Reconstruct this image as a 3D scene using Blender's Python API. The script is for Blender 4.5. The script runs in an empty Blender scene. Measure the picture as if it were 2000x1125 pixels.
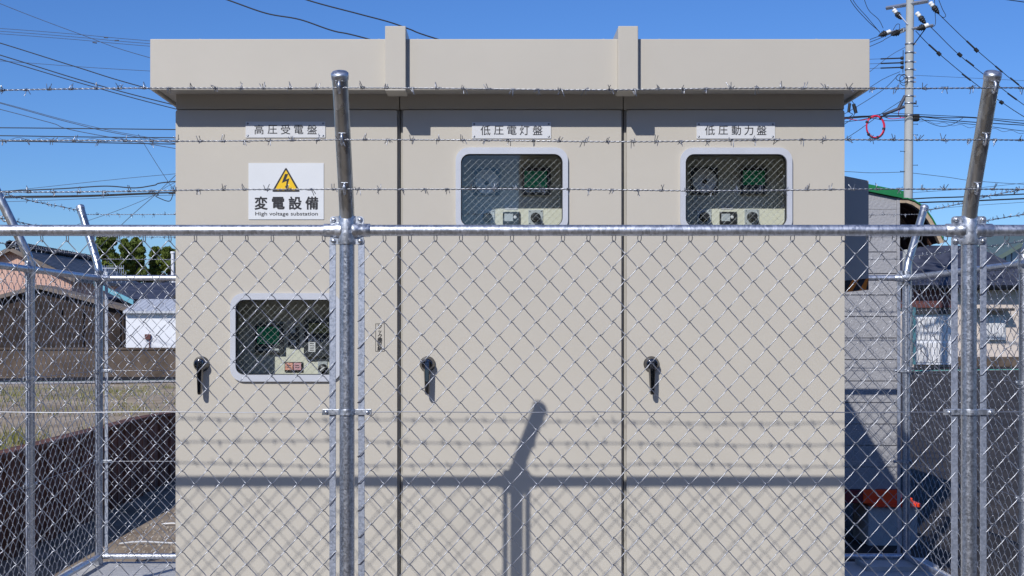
import bpy, math, random
import numpy as np
from mathutils import Vector, Matrix, noise
from mathutils.geometry import tessellate_polygon

random.seed(7); rng = np.random.default_rng(7)
S = bpy.context.scene
COL = S.collection
R = math.radians
F = 2554.0            # focal length in photograph pixels (2000 wide)
EYE = 1.49            # eye height above the slab
CX, CY = 960.0, 640.0 # vanishing point of level lines

# ------------------------------------------------------------------ camera, sky, sun
cam = bpy.data.cameras.new("camera"); co = bpy.data.objects.new("camera", cam); COL.objects.link(co)
co.location = (0, 0, EYE); co.rotation_euler = (R(90), 0, 0)
cam.sensor_width = 36; cam.lens = F / 2000 * 36
cam.shift_x = (1000 - CX) / 2000; cam.shift_y = (CY - 562.5) / 2000
cam.clip_start = 0.05; cam.clip_end = 2000
S.camera = co

SUN = Vector((.482, 1.0, -.8037)).normalized()     # direction the light travels
w = bpy.data.worlds.new("World"); S.world = w; w.use_nodes = True
wn = w.node_tree.nodes; wl = w.node_tree.links
bg = wn["Background"]
sky = wn.new("ShaderNodeTexSky"); sky.sky_type = 'NISHITA'; sky.sun_disc = False
sky.sun_elevation = math.asin(-SUN.z)
sky.sun_rotation = math.atan2(-SUN.x, -SUN.y) % (2 * math.pi)
sky.altitude = 0; sky.air_density = 1.0; sky.dust_density = 0.35; sky.ozone_density = 3.0
hs = wn.new("ShaderNodeHueSaturation"); hs.inputs["Saturation"].default_value = 1.12
hs.inputs["Hue"].default_value = .503
vm = wn.new("ShaderNodeVectorMath"); vm.operation = 'MULTIPLY'; vm.inputs[1].default_value = (.525, .755, 1.13)   # deep blue of a dry clear day
wl.new(sky.outputs[0], hs.inputs["Color"]); wl.new(hs.outputs[0], vm.inputs[0]); wl.new(vm.outputs[0], bg.inputs["Color"])
bg.inputs["Strength"].default_value = 0.10
sl = bpy.data.lights.new("sun", 'SUN'); sl.energy = 3.9; sl.angle = R(.53); sl.color = (1, .968, .92)
so = bpy.data.objects.new("sun", sl); COL.objects.link(so)
so.rotation_euler = SUN.to_track_quat('-Z', 'Y').to_euler(); so.location = (-6, -8, 12)
S.view_settings.view_transform = 'Standard'; S.view_settings.look = 'None'
S.view_settings.exposure = 0.05; S.view_settings.gamma = 1
S.render.engine = 'CYCLES'
S.cycles.transparent_max_bounces = 16

# ------------------------------------------------------------------ materials
def new_mat(name):
    m = bpy.data.materials.new(name); m.use_nodes = True
    n = m.node_tree.nodes; b = n["Principled BSDF"]
    return m, n, m.node_tree.links, b

def mat(name, col, rough=.6, metal=0., var=.12, scale=8., bump=0., bscale=60., col2=None, stretch=None, spec=.5, rvar=.1, detail=6):
    """Principled with a noise-broken colour and roughness and an optional bump."""
    m, n, l, b = new_mat(name)
    tc = n.new("ShaderNodeTexCoord"); mp = n.new("ShaderNodeMapping")
    if stretch: mp.inputs["Scale"].default_value = stretch
    l.new(tc.outputs["Object"], mp.inputs["Vector"])
    nz = n.new("ShaderNodeTexNoise"); nz.inputs["Scale"].default_value = scale; nz.inputs["Detail"].default_value = detail
    nz.inputs["Roughness"].default_value = .62
    l.new(mp.outputs[0], nz.inputs["Vector"])
    cr = n.new("ShaderNodeValToRGB")
    c2 = col2 or tuple(min(1, c * (1 + var)) for c in col)
    c1 = col if col2 else tuple(c * (1 - var) for c in col)
    cr.color_ramp.elements[0].position = .32; cr.color_ramp.elements[1].position = .68
    cr.color_ramp.elements[0].color = (*c1, 1); cr.color_ramp.elements[1].color = (*c2, 1)
    l.new(nz.outputs["Fac"], cr.inputs["Fac"]); l.new(cr.outputs[0], b.inputs["Base Color"])
    mr = n.new("ShaderNodeMapRange"); mr.inputs["To Min"].default_value = max(.02, rough - rvar); mr.inputs["To Max"].default_value = min(1, rough + rvar)
    l.new(nz.outputs["Fac"], mr.inputs["Value"]); l.new(mr.outputs[0], b.inputs["Roughness"])
    b.inputs["Metallic"].default_value = metal
    b.inputs["Specular IOR Level"].default_value = spec
    if bump:
        n2 = n.new("ShaderNodeTexNoise"); n2.inputs["Scale"].default_value = bscale; n2.inputs["Detail"].default_value = 4
        l.new(mp.outputs[0], n2.inputs["Vector"])
        bp = n.new("ShaderNodeBump"); bp.inputs["Strength"].default_value = bump; bp.inputs["Distance"].default_value = .01
        l.new(n2.outputs["Fac"], bp.inputs["Height"]); l.new(bp.outputs[0], b.inputs["Normal"])
    return m

def galvanised(name, dark, light, rough=.36, scale=90., metal=.92, streak=(1, 1, 1)):
    m, n, l, b = new_mat(name)
    tc = n.new("ShaderNodeTexCoord"); mp = n.new("ShaderNodeMapping"); mp.inputs["Scale"].default_value = streak
    l.new(tc.outputs["Object"], mp.inputs["Vector"])
    v = n.new("ShaderNodeTexVoronoi"); v.inputs["Scale"].default_value = scale; l.new(mp.outputs[0], v.inputs["Vector"])
    nz = n.new("ShaderNodeTexNoise"); nz.inputs["Scale"].default_value = 26; nz.inputs["Detail"].default_value = 8; nz.inputs["Roughness"].default_value = .75
    l.new(mp.outputs[0], nz.inputs["Vector"])
    mx = n.new("ShaderNodeMix"); mx.data_type = 'FLOAT'; mx.inputs[0].default_value = .62
    sp = n.new("ShaderNodeSeparateColor"); l.new(v.outputs["Color"], sp.inputs[0])
    l.new(sp.outputs[0], mx.inputs[2]); l.new(nz.outputs["Fac"], mx.inputs[3])
    cr = n.new("ShaderNodeValToRGB"); cr.color_ramp.elements[0].position = .3; cr.color_ramp.elements[1].position = .7
    cr.color_ramp.elements[0].color = (*dark, 1); cr.color_ramp.elements[1].color = (*light, 1)
    l.new(mx.outputs[0], cr.inputs[0]); l.new(cr.outputs[0], b.inputs["Base Color"])
    mr = n.new("ShaderNodeMapRange"); mr.inputs["To Min"].default_value = rough - .1; mr.inputs["To Max"].default_value = rough + .16
    l.new(mx.outputs[0], mr.inputs["Value"]); l.new(mr.outputs[0], b.inputs["Roughness"])
    b.inputs["Metallic"].default_value = metal
    bp = n.new("ShaderNodeBump"); bp.inputs["Strength"].default_value = .22; bp.inputs["Distance"].default_value = .002
    l.new(nz.outputs["Fac"], bp.inputs["Height"]); l.new(bp.outputs[0], b.inputs["Normal"])
    return m

def striped(name, col, axis, period, depth=.5, col2=None, rough=.7, sharp=True, var=.25, nscale=4., metal=0, spec=.4):
    """Colour broken by noise, with a wave bump along one object axis (boards, tile courses, corrugation)."""
    m, n, l, b = new_mat(name)
    tc = n.new("ShaderNodeTexCoord")
    wv = n.new("ShaderNodeTexWave"); wv.bands_direction = axis; wv.wave_profile = 'SAW' if sharp else 'SIN'
    wv.inputs["Scale"].default_value = (math.pi / 10) / period * (2 if not sharp else 2)
    wv.inputs["Distortion"].default_value = .15; wv.inputs["Detail"].default_value = 0
    l.new(tc.outputs["Object"], wv.inputs["Vector"])
    nz = n.new("ShaderNodeTexNoise"); nz.inputs["Scale"].default_value = nscale; nz.inputs["Detail"].default_value = 8
    l.new(tc.outputs["Object"], nz.inputs["Vector"])
    cr = n.new("ShaderNodeValToRGB"); cr.color_ramp.elements[0].position = .3; cr.color_ramp.elements[1].position = .7
    cr.color_ramp.elements[0].color = (*(c * (1 - var) for c in col), 1); cr.color_ramp.elements[1].color = (*(col2 or tuple(min(1, c * (1 + var)) for c in col)), 1)
    l.new(nz.outputs["Fac"], cr.inputs[0]); l.new(cr.outputs[0], b.inputs["Base Color"])
    bp = n.new("ShaderNodeBump"); bp.inputs["Strength"].default_value = depth; bp.inputs["Distance"].default_value = period * .35
    l.new(wv.outputs["Fac"], bp.inputs["Height"]); l.new(bp.outputs[0], b.inputs["Normal"])
    b.inputs["Roughness"].default_value = rough; b.inputs["Metallic"].default_value = metal
    b.inputs["Specular IOR Level"].default_value = spec
    return m

M = {}
M['beige'] = mat('beige_paint', (.502, .468, .405), .42, 0, .03, 1.6, .10, 2.2, rvar=.07, detail=10)
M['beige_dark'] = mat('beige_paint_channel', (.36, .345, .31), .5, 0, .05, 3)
M['soffit'] = mat('soffit_paint', (.44, .42, .38), .5, 0, .05, 60, .3, 260)
M['inner'] = mat('instrument_panel_paint', (.66, .66, .56), .5, 0, .04, 5)
M['inside'] = mat('cabinet_inside_paint', (.30, .30, .26), .6, 0, .05, 5)
M['post'] = galvanised('galvanised_post', (.34, .37, .43), (.60, .63, .70), .33, 190)
M['rail'] = galvanised('galvanised_rail', (.46, .49, .54), (.68, .71, .78), .40, 150, streak=(1, .5, .5))
M['arm'] = galvanised('galvanised_arm', (.42, .44, .45), (.60, .62, .63), .29, 70, streak=(1, 1, .22))
M['clamp'] = galvanised('galvanised_clamp', (.36, .39, .44), (.70, .73, .79), .40, 110)
M['bar'] = galvanised('galvanised_flat_bar', (.34, .38, .46), (.47, .51, .60), .50, 190, .8)
M['wire'] = mat('galvanised_wire', (.365, .38, .42), .40, .86, .18, 9, rvar=.06)
M['glass_wire'] = mat('wire_in_glass', (.78, .80, .80), .4, .25, .05, 14)
M['barb'] = mat('galvanised_barbed_wire', (.30, .315, .35), .34, .92, .2, 30, rvar=.06)
M['white_plate'] = mat('white_plate', (.63, .64, .66), .35, 0, .03, 6)
M['sign_white'] = mat('sign_white', (.66, .68, .70), .4, 0, .02, 6)
M['ink'] = mat('black_ink', (.018, .018, .022), .45, 0, .1, 20)
M['yellow'] = mat('sign_yellow', (.82, .52, .012), .4, 0, .04, 12)
M['alu'] = mat('window_frame_white', (.56, .58, .63), .35, .15, .03, 8)
M['gasket'] = mat('black_rubber', (.012, .012, .013), .5, 0, .1, 20)
M['chrome'] = mat('dark_chrome', (.13, .13, .14), .13, 1, .1, 12, rvar=.04)
M['black'] = mat('black_plastic', (.018, .019, .022), .4, 0, .15, 20)
M['bezel'] = mat('grey_black_bezel', (.035, .04, .048), .35, 0, .1, 20)
M['green_lcd'] = mat('green_display', (.018, .50, .19), .25, 0, .06, 10)
M['olive_lcd'] = mat('olive_display', (.28, .28, .10), .3, 0, .06, 10)
M['dial'] = mat('meter_dial', (.90, .93, .95), .35, 0, .03, 12)
M['silver'] = mat('silver_plate', (.52, .56, .58), .4, .3, .06, 20)
M['peach'] = mat('peach_lamp', (.75, .36, .27), .35, 0, .04, 20)
M['pink'] = mat('pink_lamp', (.62, .34, .38), .35, 0, .04, 20)
M['orange_tape'] = mat('orange_tape', (.80, .23, .015), .45, 0, .05, 12)
M['hood'] = mat('hood_paint', (.40, .39, .37), .5, 0, .03, 3)
M['screw'] = mat('screw_steel', (.22, .24, .28), .3, 1, .1, 50)

def glass_mat():
    m, n, l, b = new_mat('window_glass'); n.remove(b)
    out = n["Material Output"]
    t = n.new("ShaderNodeBsdfTransparent"); t.inputs[0].default_value = (.98, .99, .985, 1)
    g = n.new("ShaderNodeBsdfGlossy"); g.inputs["Roughness"].default_value = .015
    lw = n.new("ShaderNodeLayerWeight"); lw.inputs[0].default_value = .5
    pw = n.new("ShaderNodeMath"); pw.operation = 'POWER'; pw.inputs[1].default_value = 4.5; l.new(lw.outputs["Facing"], pw.inputs[0])
    fr = n.new("ShaderNodeMapRange"); fr.inputs["To Min"].default_value = .040; fr.inputs["To Max"].default_value = .9; l.new(pw.outputs[0], fr.inputs["Value"])
    mx = n.new("ShaderNodeMixShader")
    l.new(fr.outputs[0], mx.inputs[0]); l.new(t.outputs[0], mx.inputs[1]); l.new(g.outputs[0], mx.inputs[2])
    l.new(mx.outputs[0], out.inputs[0])
    return m
M['glass'] = glass_mat()
M['dirt'] = mat('dirt', (.20, .15, .105), .95, 0, .3, 2.2, .8, 9, col2=(.38, .31, .235), spec=.1, detail=12)
M['gravel'] = mat('pale_gravel', (.36, .33, .30), .95, 0, .3, 9, .9, 30, col2=(.60, .57, .53), spec=.1, detail=12)
M['concrete'] = mat('slab_concrete', (.50, .50, .50), .85, 0, .14, 3.5, .25, 120, spec=.2, detail=10)
M['concrete_pole'] = mat('pole_concrete', (.40, .41, .40), .85, 0, .12, 3, .15, 60, stretch=(1, 1, .25), spec=.2)
M['asphalt'] = mat('dark_asphalt', (.032, .029, .029), .92, 0, .25, 1.3, .8, 70, col2=(.070, .062, .058), spec=.15, detail=14)
M['road'] = mat('road_asphalt', (.030, .031, .036), .95, 0, .2, 2, .3, 40, spec=.05)
M['green_line'] = mat('green_road_paint', (.03, .36, .26), .8, 0, .2, 3)
M['white_line'] = mat('white_road_paint', (.60, .60, .60), .8, 0, .15, 3)
M['rust'] = striped('rusty_steel_sheet', (.115, .048, .034), 'Y', .2, .7, (.22, .095, .062), .75, False, .45, 5)
M['block'] = mat('block_wall_concrete', (.070, .053, .042), .9, 0, .3, 1.4, .5, 20, col2=(.15, .115, .09), spec=.1, detail=10)
M['cable'] = mat('cable_black', (.012, .013, .016), .6, 0, .1, 5)
M['cable_grey'] = mat('cable_grey', (.05, .06, .09), .6, 0, .1, 5)
M['red_cable'] = mat('red_cable', (.62, .02, .07), .45, 0, .1, 5)
M['porcelain'] = mat('porcelain', (.78, .78, .76), .25, 0, .03, 5)

# ------------------------------------------------------------------ mesh builder
class MB:
    def __init__(s, T=None):
        s.V = []; s.F = []; s.M = []; s.S = []; s.n = 0; s.T = T
    def add(s, verts, faces, m=0, smooth=False):
        v = np.asarray(verts, float).reshape(-1, 3)
        if s.T is not None: v = s.T(v)
        s.V.append(v); n = s.n
        for f in faces: s.F.append(tuple(int(i) + n for i in f))
        s.M += [m] * len(faces); s.S += [smooth] * len(faces); s.n += len(v)
        return s
    def box(s, x0, x1, y0, y1, z0, z1, m=0):
        v = [(x, y, z) for z in (z0, z1) for y in (y0, y1) for x in (x0, x1)]
        return s.add(v, [(0, 2, 3, 1), (4, 5, 7, 6), (0, 1, 5, 4), (2, 6, 7, 3), (0, 4, 6, 2), (1, 3, 7, 5)], m)
    def tube(s, pts, r, n=8, m=0, caps=True, closed=False, smooth=True):
        P = np.asarray(pts, float); k = len(P)
        rr = np.full(k, r) if np.isscalar(r) else np.asarray(r, float)
        if closed: t = np.roll(P, -1, 0) - np.roll(P, 1, 0)
        else: t = np.gradient(P, axis=0)
        t /= np.linalg.norm(t, axis=1)[:, None] + 1e-12
        a = np.array([0, 0, 1.]) if abs(t[0][2]) < .9 else np.array([1., 0, 0])
        N = np.zeros_like(P); nv = a - t[0] * a.dot(t[0])
        for i in range(k):
            nv = nv - t[i] * nv.dot(t[i]); nv = nv / (np.linalg.norm(nv) + 1e-12); N[i] = nv
        B = np.cross(t, N); ang = np.arange(n) * 2 * math.pi / n
        ring = P[:, None] + rr[:, None, None] * (np.cos(ang)[None, :, None] * N[:, None] + np.sin(ang)[None, :, None] * B[:, None])
        f = []
        for i in range(k if closed else k - 1):
            a0 = i * n; b0 = ((i + 1) % k) * n
            for j in range(n):
                j2 = (j + 1) % n; f.append((a0 + j, a0 + j2, b0 + j2, b0 + j))
        s.add(ring.reshape(-1, 3), f, m, smooth)
        if caps and not closed:
            s.add(ring[0], [tuple(range(n))[::-1]], m); s.add(ring[-1], [tuple(range(n))], m)
        return s
    def cyl(s, p0, p1, r0, r1=None, n=16, m=0, caps=True, smooth=True):
        return s.tube([p0, p1], [r0, r0 if r1 is None else r1], n, m, caps, False, smooth)
    def lathe(s, c, axis, prof, n=20, m=0, smooth=True):
        """prof: (distance along axis, radius)"""
        ax = Vector(axis).normalized(); c = Vector(c)
        q = ax.to_track_quat('Z', 'Y'); v = []
        for d, r in prof:
            for j in range(n):
                a = 2 * math.pi * j / n
                v.append(c + q @ Vector((r * math.cos(a), r * math.sin(a), d)))
        f = [(i * n + j, i * n + (j + 1) % n, (i + 1) * n + (j + 1) % n, (i + 1) * n + j) for i in range(len(prof) - 1) for j in range(n)]
        s.add(v, f, m, smooth)
        s.add(v[:n], [tuple(range(n))[::-1]], m, smooth); s.add(v[-n:], [tuple(range(n))], m, smooth)
        return s
    def prism(s, outer, holes, y0, y1, m=0, plane='xz'):
        """polygon (x,z) with holes, extruded from y0 to y1 (plane 'yz': extruded along x; 'xy': along z)"""
        loops = [outer] + list(holes)
        flat = [p for lp in loops for p in lp]
        tri = tessellate_polygon([[Vector((p[0], p[1], 0)) for p in lp] for lp in loops])
        def to(p, d): return {'xz': (p[0], d, p[1]), 'yz': (d, p[0], p[1]), 'xy': (p[0], p[1], d)}[plane]
        s.add([to(p, y0) for p in flat], [tuple(t) for t in tri], m)
        s.add([to(p, y1) for p in flat], [tuple(t)[::-1] for t in tri], m)
        for lp in loops:
            k = len(lp); v = [to(p, y0) for p in lp] + [to(p, y1) for p in lp]
            s.add(v, [(i, (i + 1) % k, k + (i + 1) % k, k + i) for i in range(k)], m)
        return s
    def text(s, body, cx, cz, y, size, m=0, bold=0., width=None):
        """flat lettering standing in the xz plane, facing -y, centred on (cx, cz)"""
        c = bpy.data.curves.new("lettering", 'FONT'); c.body = body; c.size = 1.0; c.resolution_u = 4
        o = bpy.data.objects.new("lettering", c); COL.objects.link(o)
        bpy.context.view_layer.update()
        me = bpy.data.meshes.new_from_object(o.evaluated_get(bpy.context.evaluated_depsgraph_get()))
        bpy.data.objects.remove(o); bpy.data.curves.remove(c)
        v = np.array([tuple(q.co) for q in me.vertices])
        lo, hi = v.min(0), v.max(0); mid = (lo + hi) / 2; sx = size
        if width: sx = width / (hi[0] - lo[0])
        vv = np.stack([(v[:, 0] - mid[0]) * sx + cx, np.full(len(v), y), (v[:, 1] - mid[1]) * size + cz], 1)
        fs = [tuple(p.vertices) for p in me.polygons]
        for k in range(9 if bold else 1):        # heavier strokes: the glyph laid again a stroke's width aside, each copy a hair in front
            a = k * math.pi / 4; d = bold * size if k else 0
            s.add(vv + np.array([d * math.cos(a), -.00003 * k, d * math.sin(a)]), fs, m)
        bpy.data.meshes.remove(me)
        return s
    def build(s, name, mats, parent=None, bevel=0., label=None):
        me = bpy.data.meshes.new(name)
        v = np.concatenate(s.V)
        p = parent; off = Vector((0, 0, 0))
        while p is not None: off += p.location; p = p.parent
        v = v - np.array(off)
        nl = np.array([len(f) for f in s.F]); fl = np.array([i for f in s.F for i in f], dtype=np.int32)
        me.vertices.add(len(v)); me.vertices.foreach_set("co", v.ravel())
        me.loops.add(len(fl)); me.loops.foreach_set("vertex_index", fl)
        me.polygons.add(len(nl)); me.polygons.foreach_set("loop_start", np.concatenate([[0], np.cumsum(nl)[:-1]]).astype(np.int32))
        me.polygons.foreach_set("material_index", np.array(s.M, dtype=np.int32))
        me.polygons.foreach_set("use_smooth", np.array(s.S, dtype=bool))
        me.update(calc_edges=True); me.validate()
        for q in (mats if isinstance(mats, (list, tuple)) else [mats]): me.materials.append(M[q] if isinstance(q, str) else q)
        o = bpy.data.objects.new(name, me); COL.objects.link(o)
        if parent: o.parent = parent
        if label: o['label'] = label
        if bevel:
            b = o.modifiers.new("bevel", 'BEVEL'); b.width = bevel; b.segments = 2; b.limit_method = 'ANGLE'; b.angle_limit = R(40)
        return o

def tag(o, label, cat, group=None, kind=None):
    if label: o['label'] = label
    if cat: o['category'] = cat
    if group: o['group'] = group
    if kind: o['kind'] = kind
    return o
def thing(name, label, cat, loc=(0, 0, 0), group=None):
    o = bpy.data.objects.new(name, None); COL.objects.link(o); o.location = loc; o.empty_display_size = .2
    return tag(o, label, cat, group)
def P(px, py, Y): return ((px - CX) * Y / F, Y, EYE + (CY - py) * Y / F)
def rr(x0, x1, z0, z1, r, n=7):
    out = []
    for cx, cz, a0 in ((x1 - r, z1 - r, 0), (x0 + r, z1 - r, 90), (x0 + r, z0 + r, 180), (x1 - r, z0 + r, 270)):
        for i in range(n + 1):
            a = R(a0 + 90 * i / n); out.append((cx + r * math.cos(a), cz + r * math.sin(a)))
    return out
def rect(x0, x1, z0, z1): return [(x0, z0), (x1, z0), (x1, z1), (x0, z1)]

# ------------------------------------------------------------------ setting: ground, slab, field, road
def sheet(name, pts, m, z=None):
    mb = MB(); mb.add([(p[0], p[1], z if z is not None else p[2]) for p in pts], [tuple(range(len(pts)))])
    return tag(mb.build(name, m), None, None, None, 'structure')
sheet('ground', [(-600, -200, 0), (600, -200, 0), (600, 900, 0), (-600, 900, 0)], 'dirt', -.045)
sheet('asphalt_yard', [(1.3, 8.9, 0), (1.3, -12, 0), (70, -12, 0), (70, 66, 0), (8, 44, 0), (1.3, 41, 0)], 'asphalt', -.036)
M['lane'] = mat('lane_surface', (.13, .095, .060), .9, 0, .25, 4, .6, 60, col2=(.20, .150, .10), spec=.2, detail=12)
sheet('lane', [(1.29, 3.96, 0), (-3.1, 3.96, 0), (-3.1, -12, 0), (1.29, -12, 0)], 'lane', -.036)
# road behind the field, running obliquely from left-near to right-far
def road_pt(x, off): return (x, 40.0 + .353 * x + off)
sheet('road', [road_pt(-80, .1), road_pt(80, .1), road_pt(80, 4.6), road_pt(-80, 4.6)], 'road', -.030)
mb = MB()
a = [road_pt(-60, .55), road_pt(60, .55), road_pt(60, 1.25), road_pt(-60, 1.25)]
mb.add([(p[0], p[1], -.026) for p in a], [(0, 1, 2, 3)])
b_ = [road_pt(-60, .2), road_pt(60, .2), road_pt(60, .5), road_pt(-60, .5)]
mb.add([(p[0], p[1], -.026) for p in b_], [(0, 1, 2, 3)], 1)
tag(mb.build('road_marking', ['green_line', 'white_line']), None, None, None, 'structure')
mb = MB(); mb.box(-2.62, 2.78, 4.0, 8.34, -.2, 0)
tag(mb.build('slab', 'concrete', bevel=.012), None, None, None, 'structure')
# raised field on the left, falling gently to the road
def field_z(x, y):
    base = .65 if y < 12 else max(.0, .65 * (1 - (y - 12) / 23.5))
    return base + (.03 * noise.noise(Vector((x * .7, y * .7, 0))) + .018 * noise.noise(Vector((x * 2.3, y * 2.3, 3))) if x < -3.35 else 0) - .01
xs = np.concatenate([[-3.22, -3.34], -np.linspace(3.5, 14, 60), -np.linspace(15, 60, 20)]); ys = np.concatenate([np.linspace(0, 20, 90), np.linspace(20.3, 35.5, 40)])
def field_y(x, y): return y if y < 12 else 12 + (y - 12) * ((38.9 + .353 * max(x, -40) - 12) / 23.5)
mb = MB(); v = [(x, field_y(x, y), field_z(x, y)) for y in ys for x in xs]; nx = len(xs)
mb.add(v, [(j * nx + i, (j + 1) * nx + i, (j + 1) * nx + i + 1, j * nx + i + 1) for j in range(len(ys) - 1) for i in range(nx - 1)], 0, True)
FIELD = mat('field_soil', (.25, .19, .125), .95, 0, .3, .9, .9, 7, col2=(.50, .41, .30), spec=.1, detail=14)
tag(mb.build('field', FIELD), None, None, None, 'structure')
sheet('gravel_verge', [(*road_pt(-60, -1.3), 0), (*road_pt(-3, -1.3), 0), (*road_pt(-3, .12), 0), (*road_pt(-60, .12), 0)], 'gravel', .012)
# grass tufts on the field
mb = MB(); GR = mat('grass_blades', (.075, .115, .018), .7, 0, .3, 5, col2=(.30, .26, .09))
def tuft(x, y, z, n, h, sp):
    for _ in range(n):
        bx = x + random.gauss(0, sp); by = y + random.gauss(0, sp); a = random.random() * 6.28; ww = .004 + .004 * random.random()
        hh = h * (.4 + .8 * random.random()); lx, ly = random.gauss(0, hh * .35), random.gauss(0, hh * .35)
        mb.add([(bx - ww * math.cos(a), by - ww * math.sin(a), z), (bx + ww * math.cos(a), by + ww * math.sin(a), z), (bx + lx, by + ly, z + hh)], [(0, 1, 2)])
for _ in range(230):
    y = random.uniform(7, 26); x = -3.32 - random.random() ** 1.6 * (3 + .42 * y - 2)
    if noise.noise(Vector((x * .35, y * .35, 9))) < .02 and random.random() > .2: continue
    if y < 12: tuft(x, y, field_z(x, y) - .005, 16, .08, .07)
    else: tuft(x, field_y(x, y), field_z(x, y) - .005, 22, .10, .22)
for k in range(40): tuft(-3.34 - random.random() * .35, random.uniform(7, 10), .64, 14, .14, .05)
for _ in range(170):                       # greener patches toward the road, right of the field
    x = random.uniform(-10.5, -4); y = random.gauss(23, 3.2)
    if noise.noise(Vector((x * .5, y * .4, 2))) > -.12: tuft(x, field_y(x, y), field_z(x, y) - .005, 26, .09, .28)
tag(mb.build('grass', GR), 'short dry grass tufts on the dirt field', 'grass', None, 'stuff')
# pebbles and crumbs on the dirt strip behind the fence
mb = MB(); PB = mat('pebble', (.20, .16, .12), .9, 0, .4, 20, col2=(.42, .38, .32))
for _ in range(900):
    x = random.uniform(-2.7, -.9); y = random.uniform(8.5, 11.5); r = .006 + .014 * random.random() ** 2
    a = random.random() * 3
    q = [(x + r * math.cos(a + k * 1.257), y + r * math.sin(a + k * 1.257), -.044) for k in range(5)] + [(x, y, -.044 + r * .9)]
    mb.add(q, [(k, (k + 1) % 5, 5) for k in range(5)])
tag(mb.build('gravel', PB), 'loose pebbles on the bare soil behind the fence', 'gravel', None, 'stuff')
# two white strings lying on the dirt
for a, b_, lab in (((-2.55, 10.12), (-1.6, 9.95), 'upper white string pegged on bare soil behind the back fence'), ((-2.62, 9.2), (-1.5, 9.42), 'lower white string pegged on bare soil nearer the back fence')):
    mb = MB(); pts = [(a[0] + (b_[0] - a[0]) * t, a[1] + (b_[1] - a[1]) * t + .012 * math.sin(9 * t), -.03 + .008 * math.sin(14 * t)) for t in np.linspace(0, 1, 14)]
    mb.tube(pts, .007, 6); tag(mb.build('string', 'white_plate'), lab, 'string')
# rusty steel retaining wall holding up the field
t = thing('retaining_wall', 'dark rusty steel sheet wall holding up the dirt field', 'retaining wall', (-3.2, 6, 0))
mb = MB(); ys = np.linspace(.5, 30, 296)
for face, xo in ((0, -.03), (1, .0)):
    pass
v = []; f = []
for i, y in enumerate(ys):
    dx = .018 * (1 if (i // 2) % 2 else -1); top = field_z(-3.2, y) + .03
    v += [(-3.2 + dx, y, -.2), (-3.2 + dx, y, top), (-3.225 + dx, y, top), (-3.225 + dx, y, -.2)]
for i in range(len(ys) - 1):
    a0 = i * 4
    f += [(a0, a0 + 4, a0 + 5, a0 + 1), (a0 + 1, a0 + 5, a0 + 6, a0 + 2), (a0 + 2, a0 + 6, a0 + 7, a0 + 3)]
mb.add(v, f); mb.build('steel_sheet', 'rust', t)
mb = MB(); mb.add([(-3.15, .5, .645), (-3.15, 12, .645), (-3.15, 30, .175), (-3.27, 30, .175), (-3.27, 12, .645), (-3.27, .5, .645),
                   (-3.15, .5, .675), (-3.15, 12, .675), (-3.15, 30, .205), (-3.27, 30, .205), (-3.27, 12, .675), (-3.27, .5, .675)],
                  [(6, 7, 10, 11), (7, 8, 9, 10), (0, 1, 7, 6), (1, 2, 8, 7), (5, 11, 10, 4), (4, 10, 9, 3), (0, 6, 11, 5), (2, 3, 9, 8), (0, 5, 4, 1), (1, 4, 3, 2)])
mb.build('top_rail', 'rust', t)

# ------------------------------------------------------------------ the substation cabinet
YD = 5.376; SC = F / YD
def cx_(px): return (px - CX) / SC
def cz_(py): return EYE + (CY - py) / SC
XL, XR = cx_(343), cx_(1649.5); YB = 7.12
cab = thing('substation_cabinet', 'large beige steel electrical cabinet with three doors inside the fence', 'electrical cabinet', ((XL + XR) / 2, (YD + YB) / 2, 0))
mb = MB(); ZB, ZT = .13, 2.447; yf = YD + .024
mb.box(XL, XL + .02, yf, YB, ZB, ZT); mb.box(XR - .02, XR, yf, YB, ZB, ZT); mb.box(XL + .02, XR - .02, YB - .02, YB, ZB, ZT)
mb.box(XL + .02, XR - .02, yf, YB - .02, ZB, ZB + .02); mb.box(XL + .02, XR - .02, yf, YB - .02, ZT - .02, ZT)
body = mb.build('body', 'beige', cab)
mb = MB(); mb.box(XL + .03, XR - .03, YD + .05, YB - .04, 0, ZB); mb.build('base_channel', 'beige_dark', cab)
SEAM = [(775.5, 787), (1213.5, 1224)]
bands = [(343, 779.3), (781.2, 1216.7), (1218.6, 1649.5)]
for a, b_ in bands:
    mb = MB(); mb.box(cx_(a), cx_(b_), YD + .006, yf, cz_(213.2), 2.452); mb.build('header_strip', 'beige', cab, bevel=.0015)
for (a, b_) in SEAM:                                  # channel between two doors: two flanges with a dark joint
    xa, xb = cx_(a), cx_(b_); xm = (xa + xb) / 2
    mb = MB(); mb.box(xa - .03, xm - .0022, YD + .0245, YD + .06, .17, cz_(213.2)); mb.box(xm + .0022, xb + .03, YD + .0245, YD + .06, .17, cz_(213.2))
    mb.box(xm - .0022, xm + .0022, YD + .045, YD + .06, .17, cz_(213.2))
    mb.build('joint_channel', 'beige_dark', cab)

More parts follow.
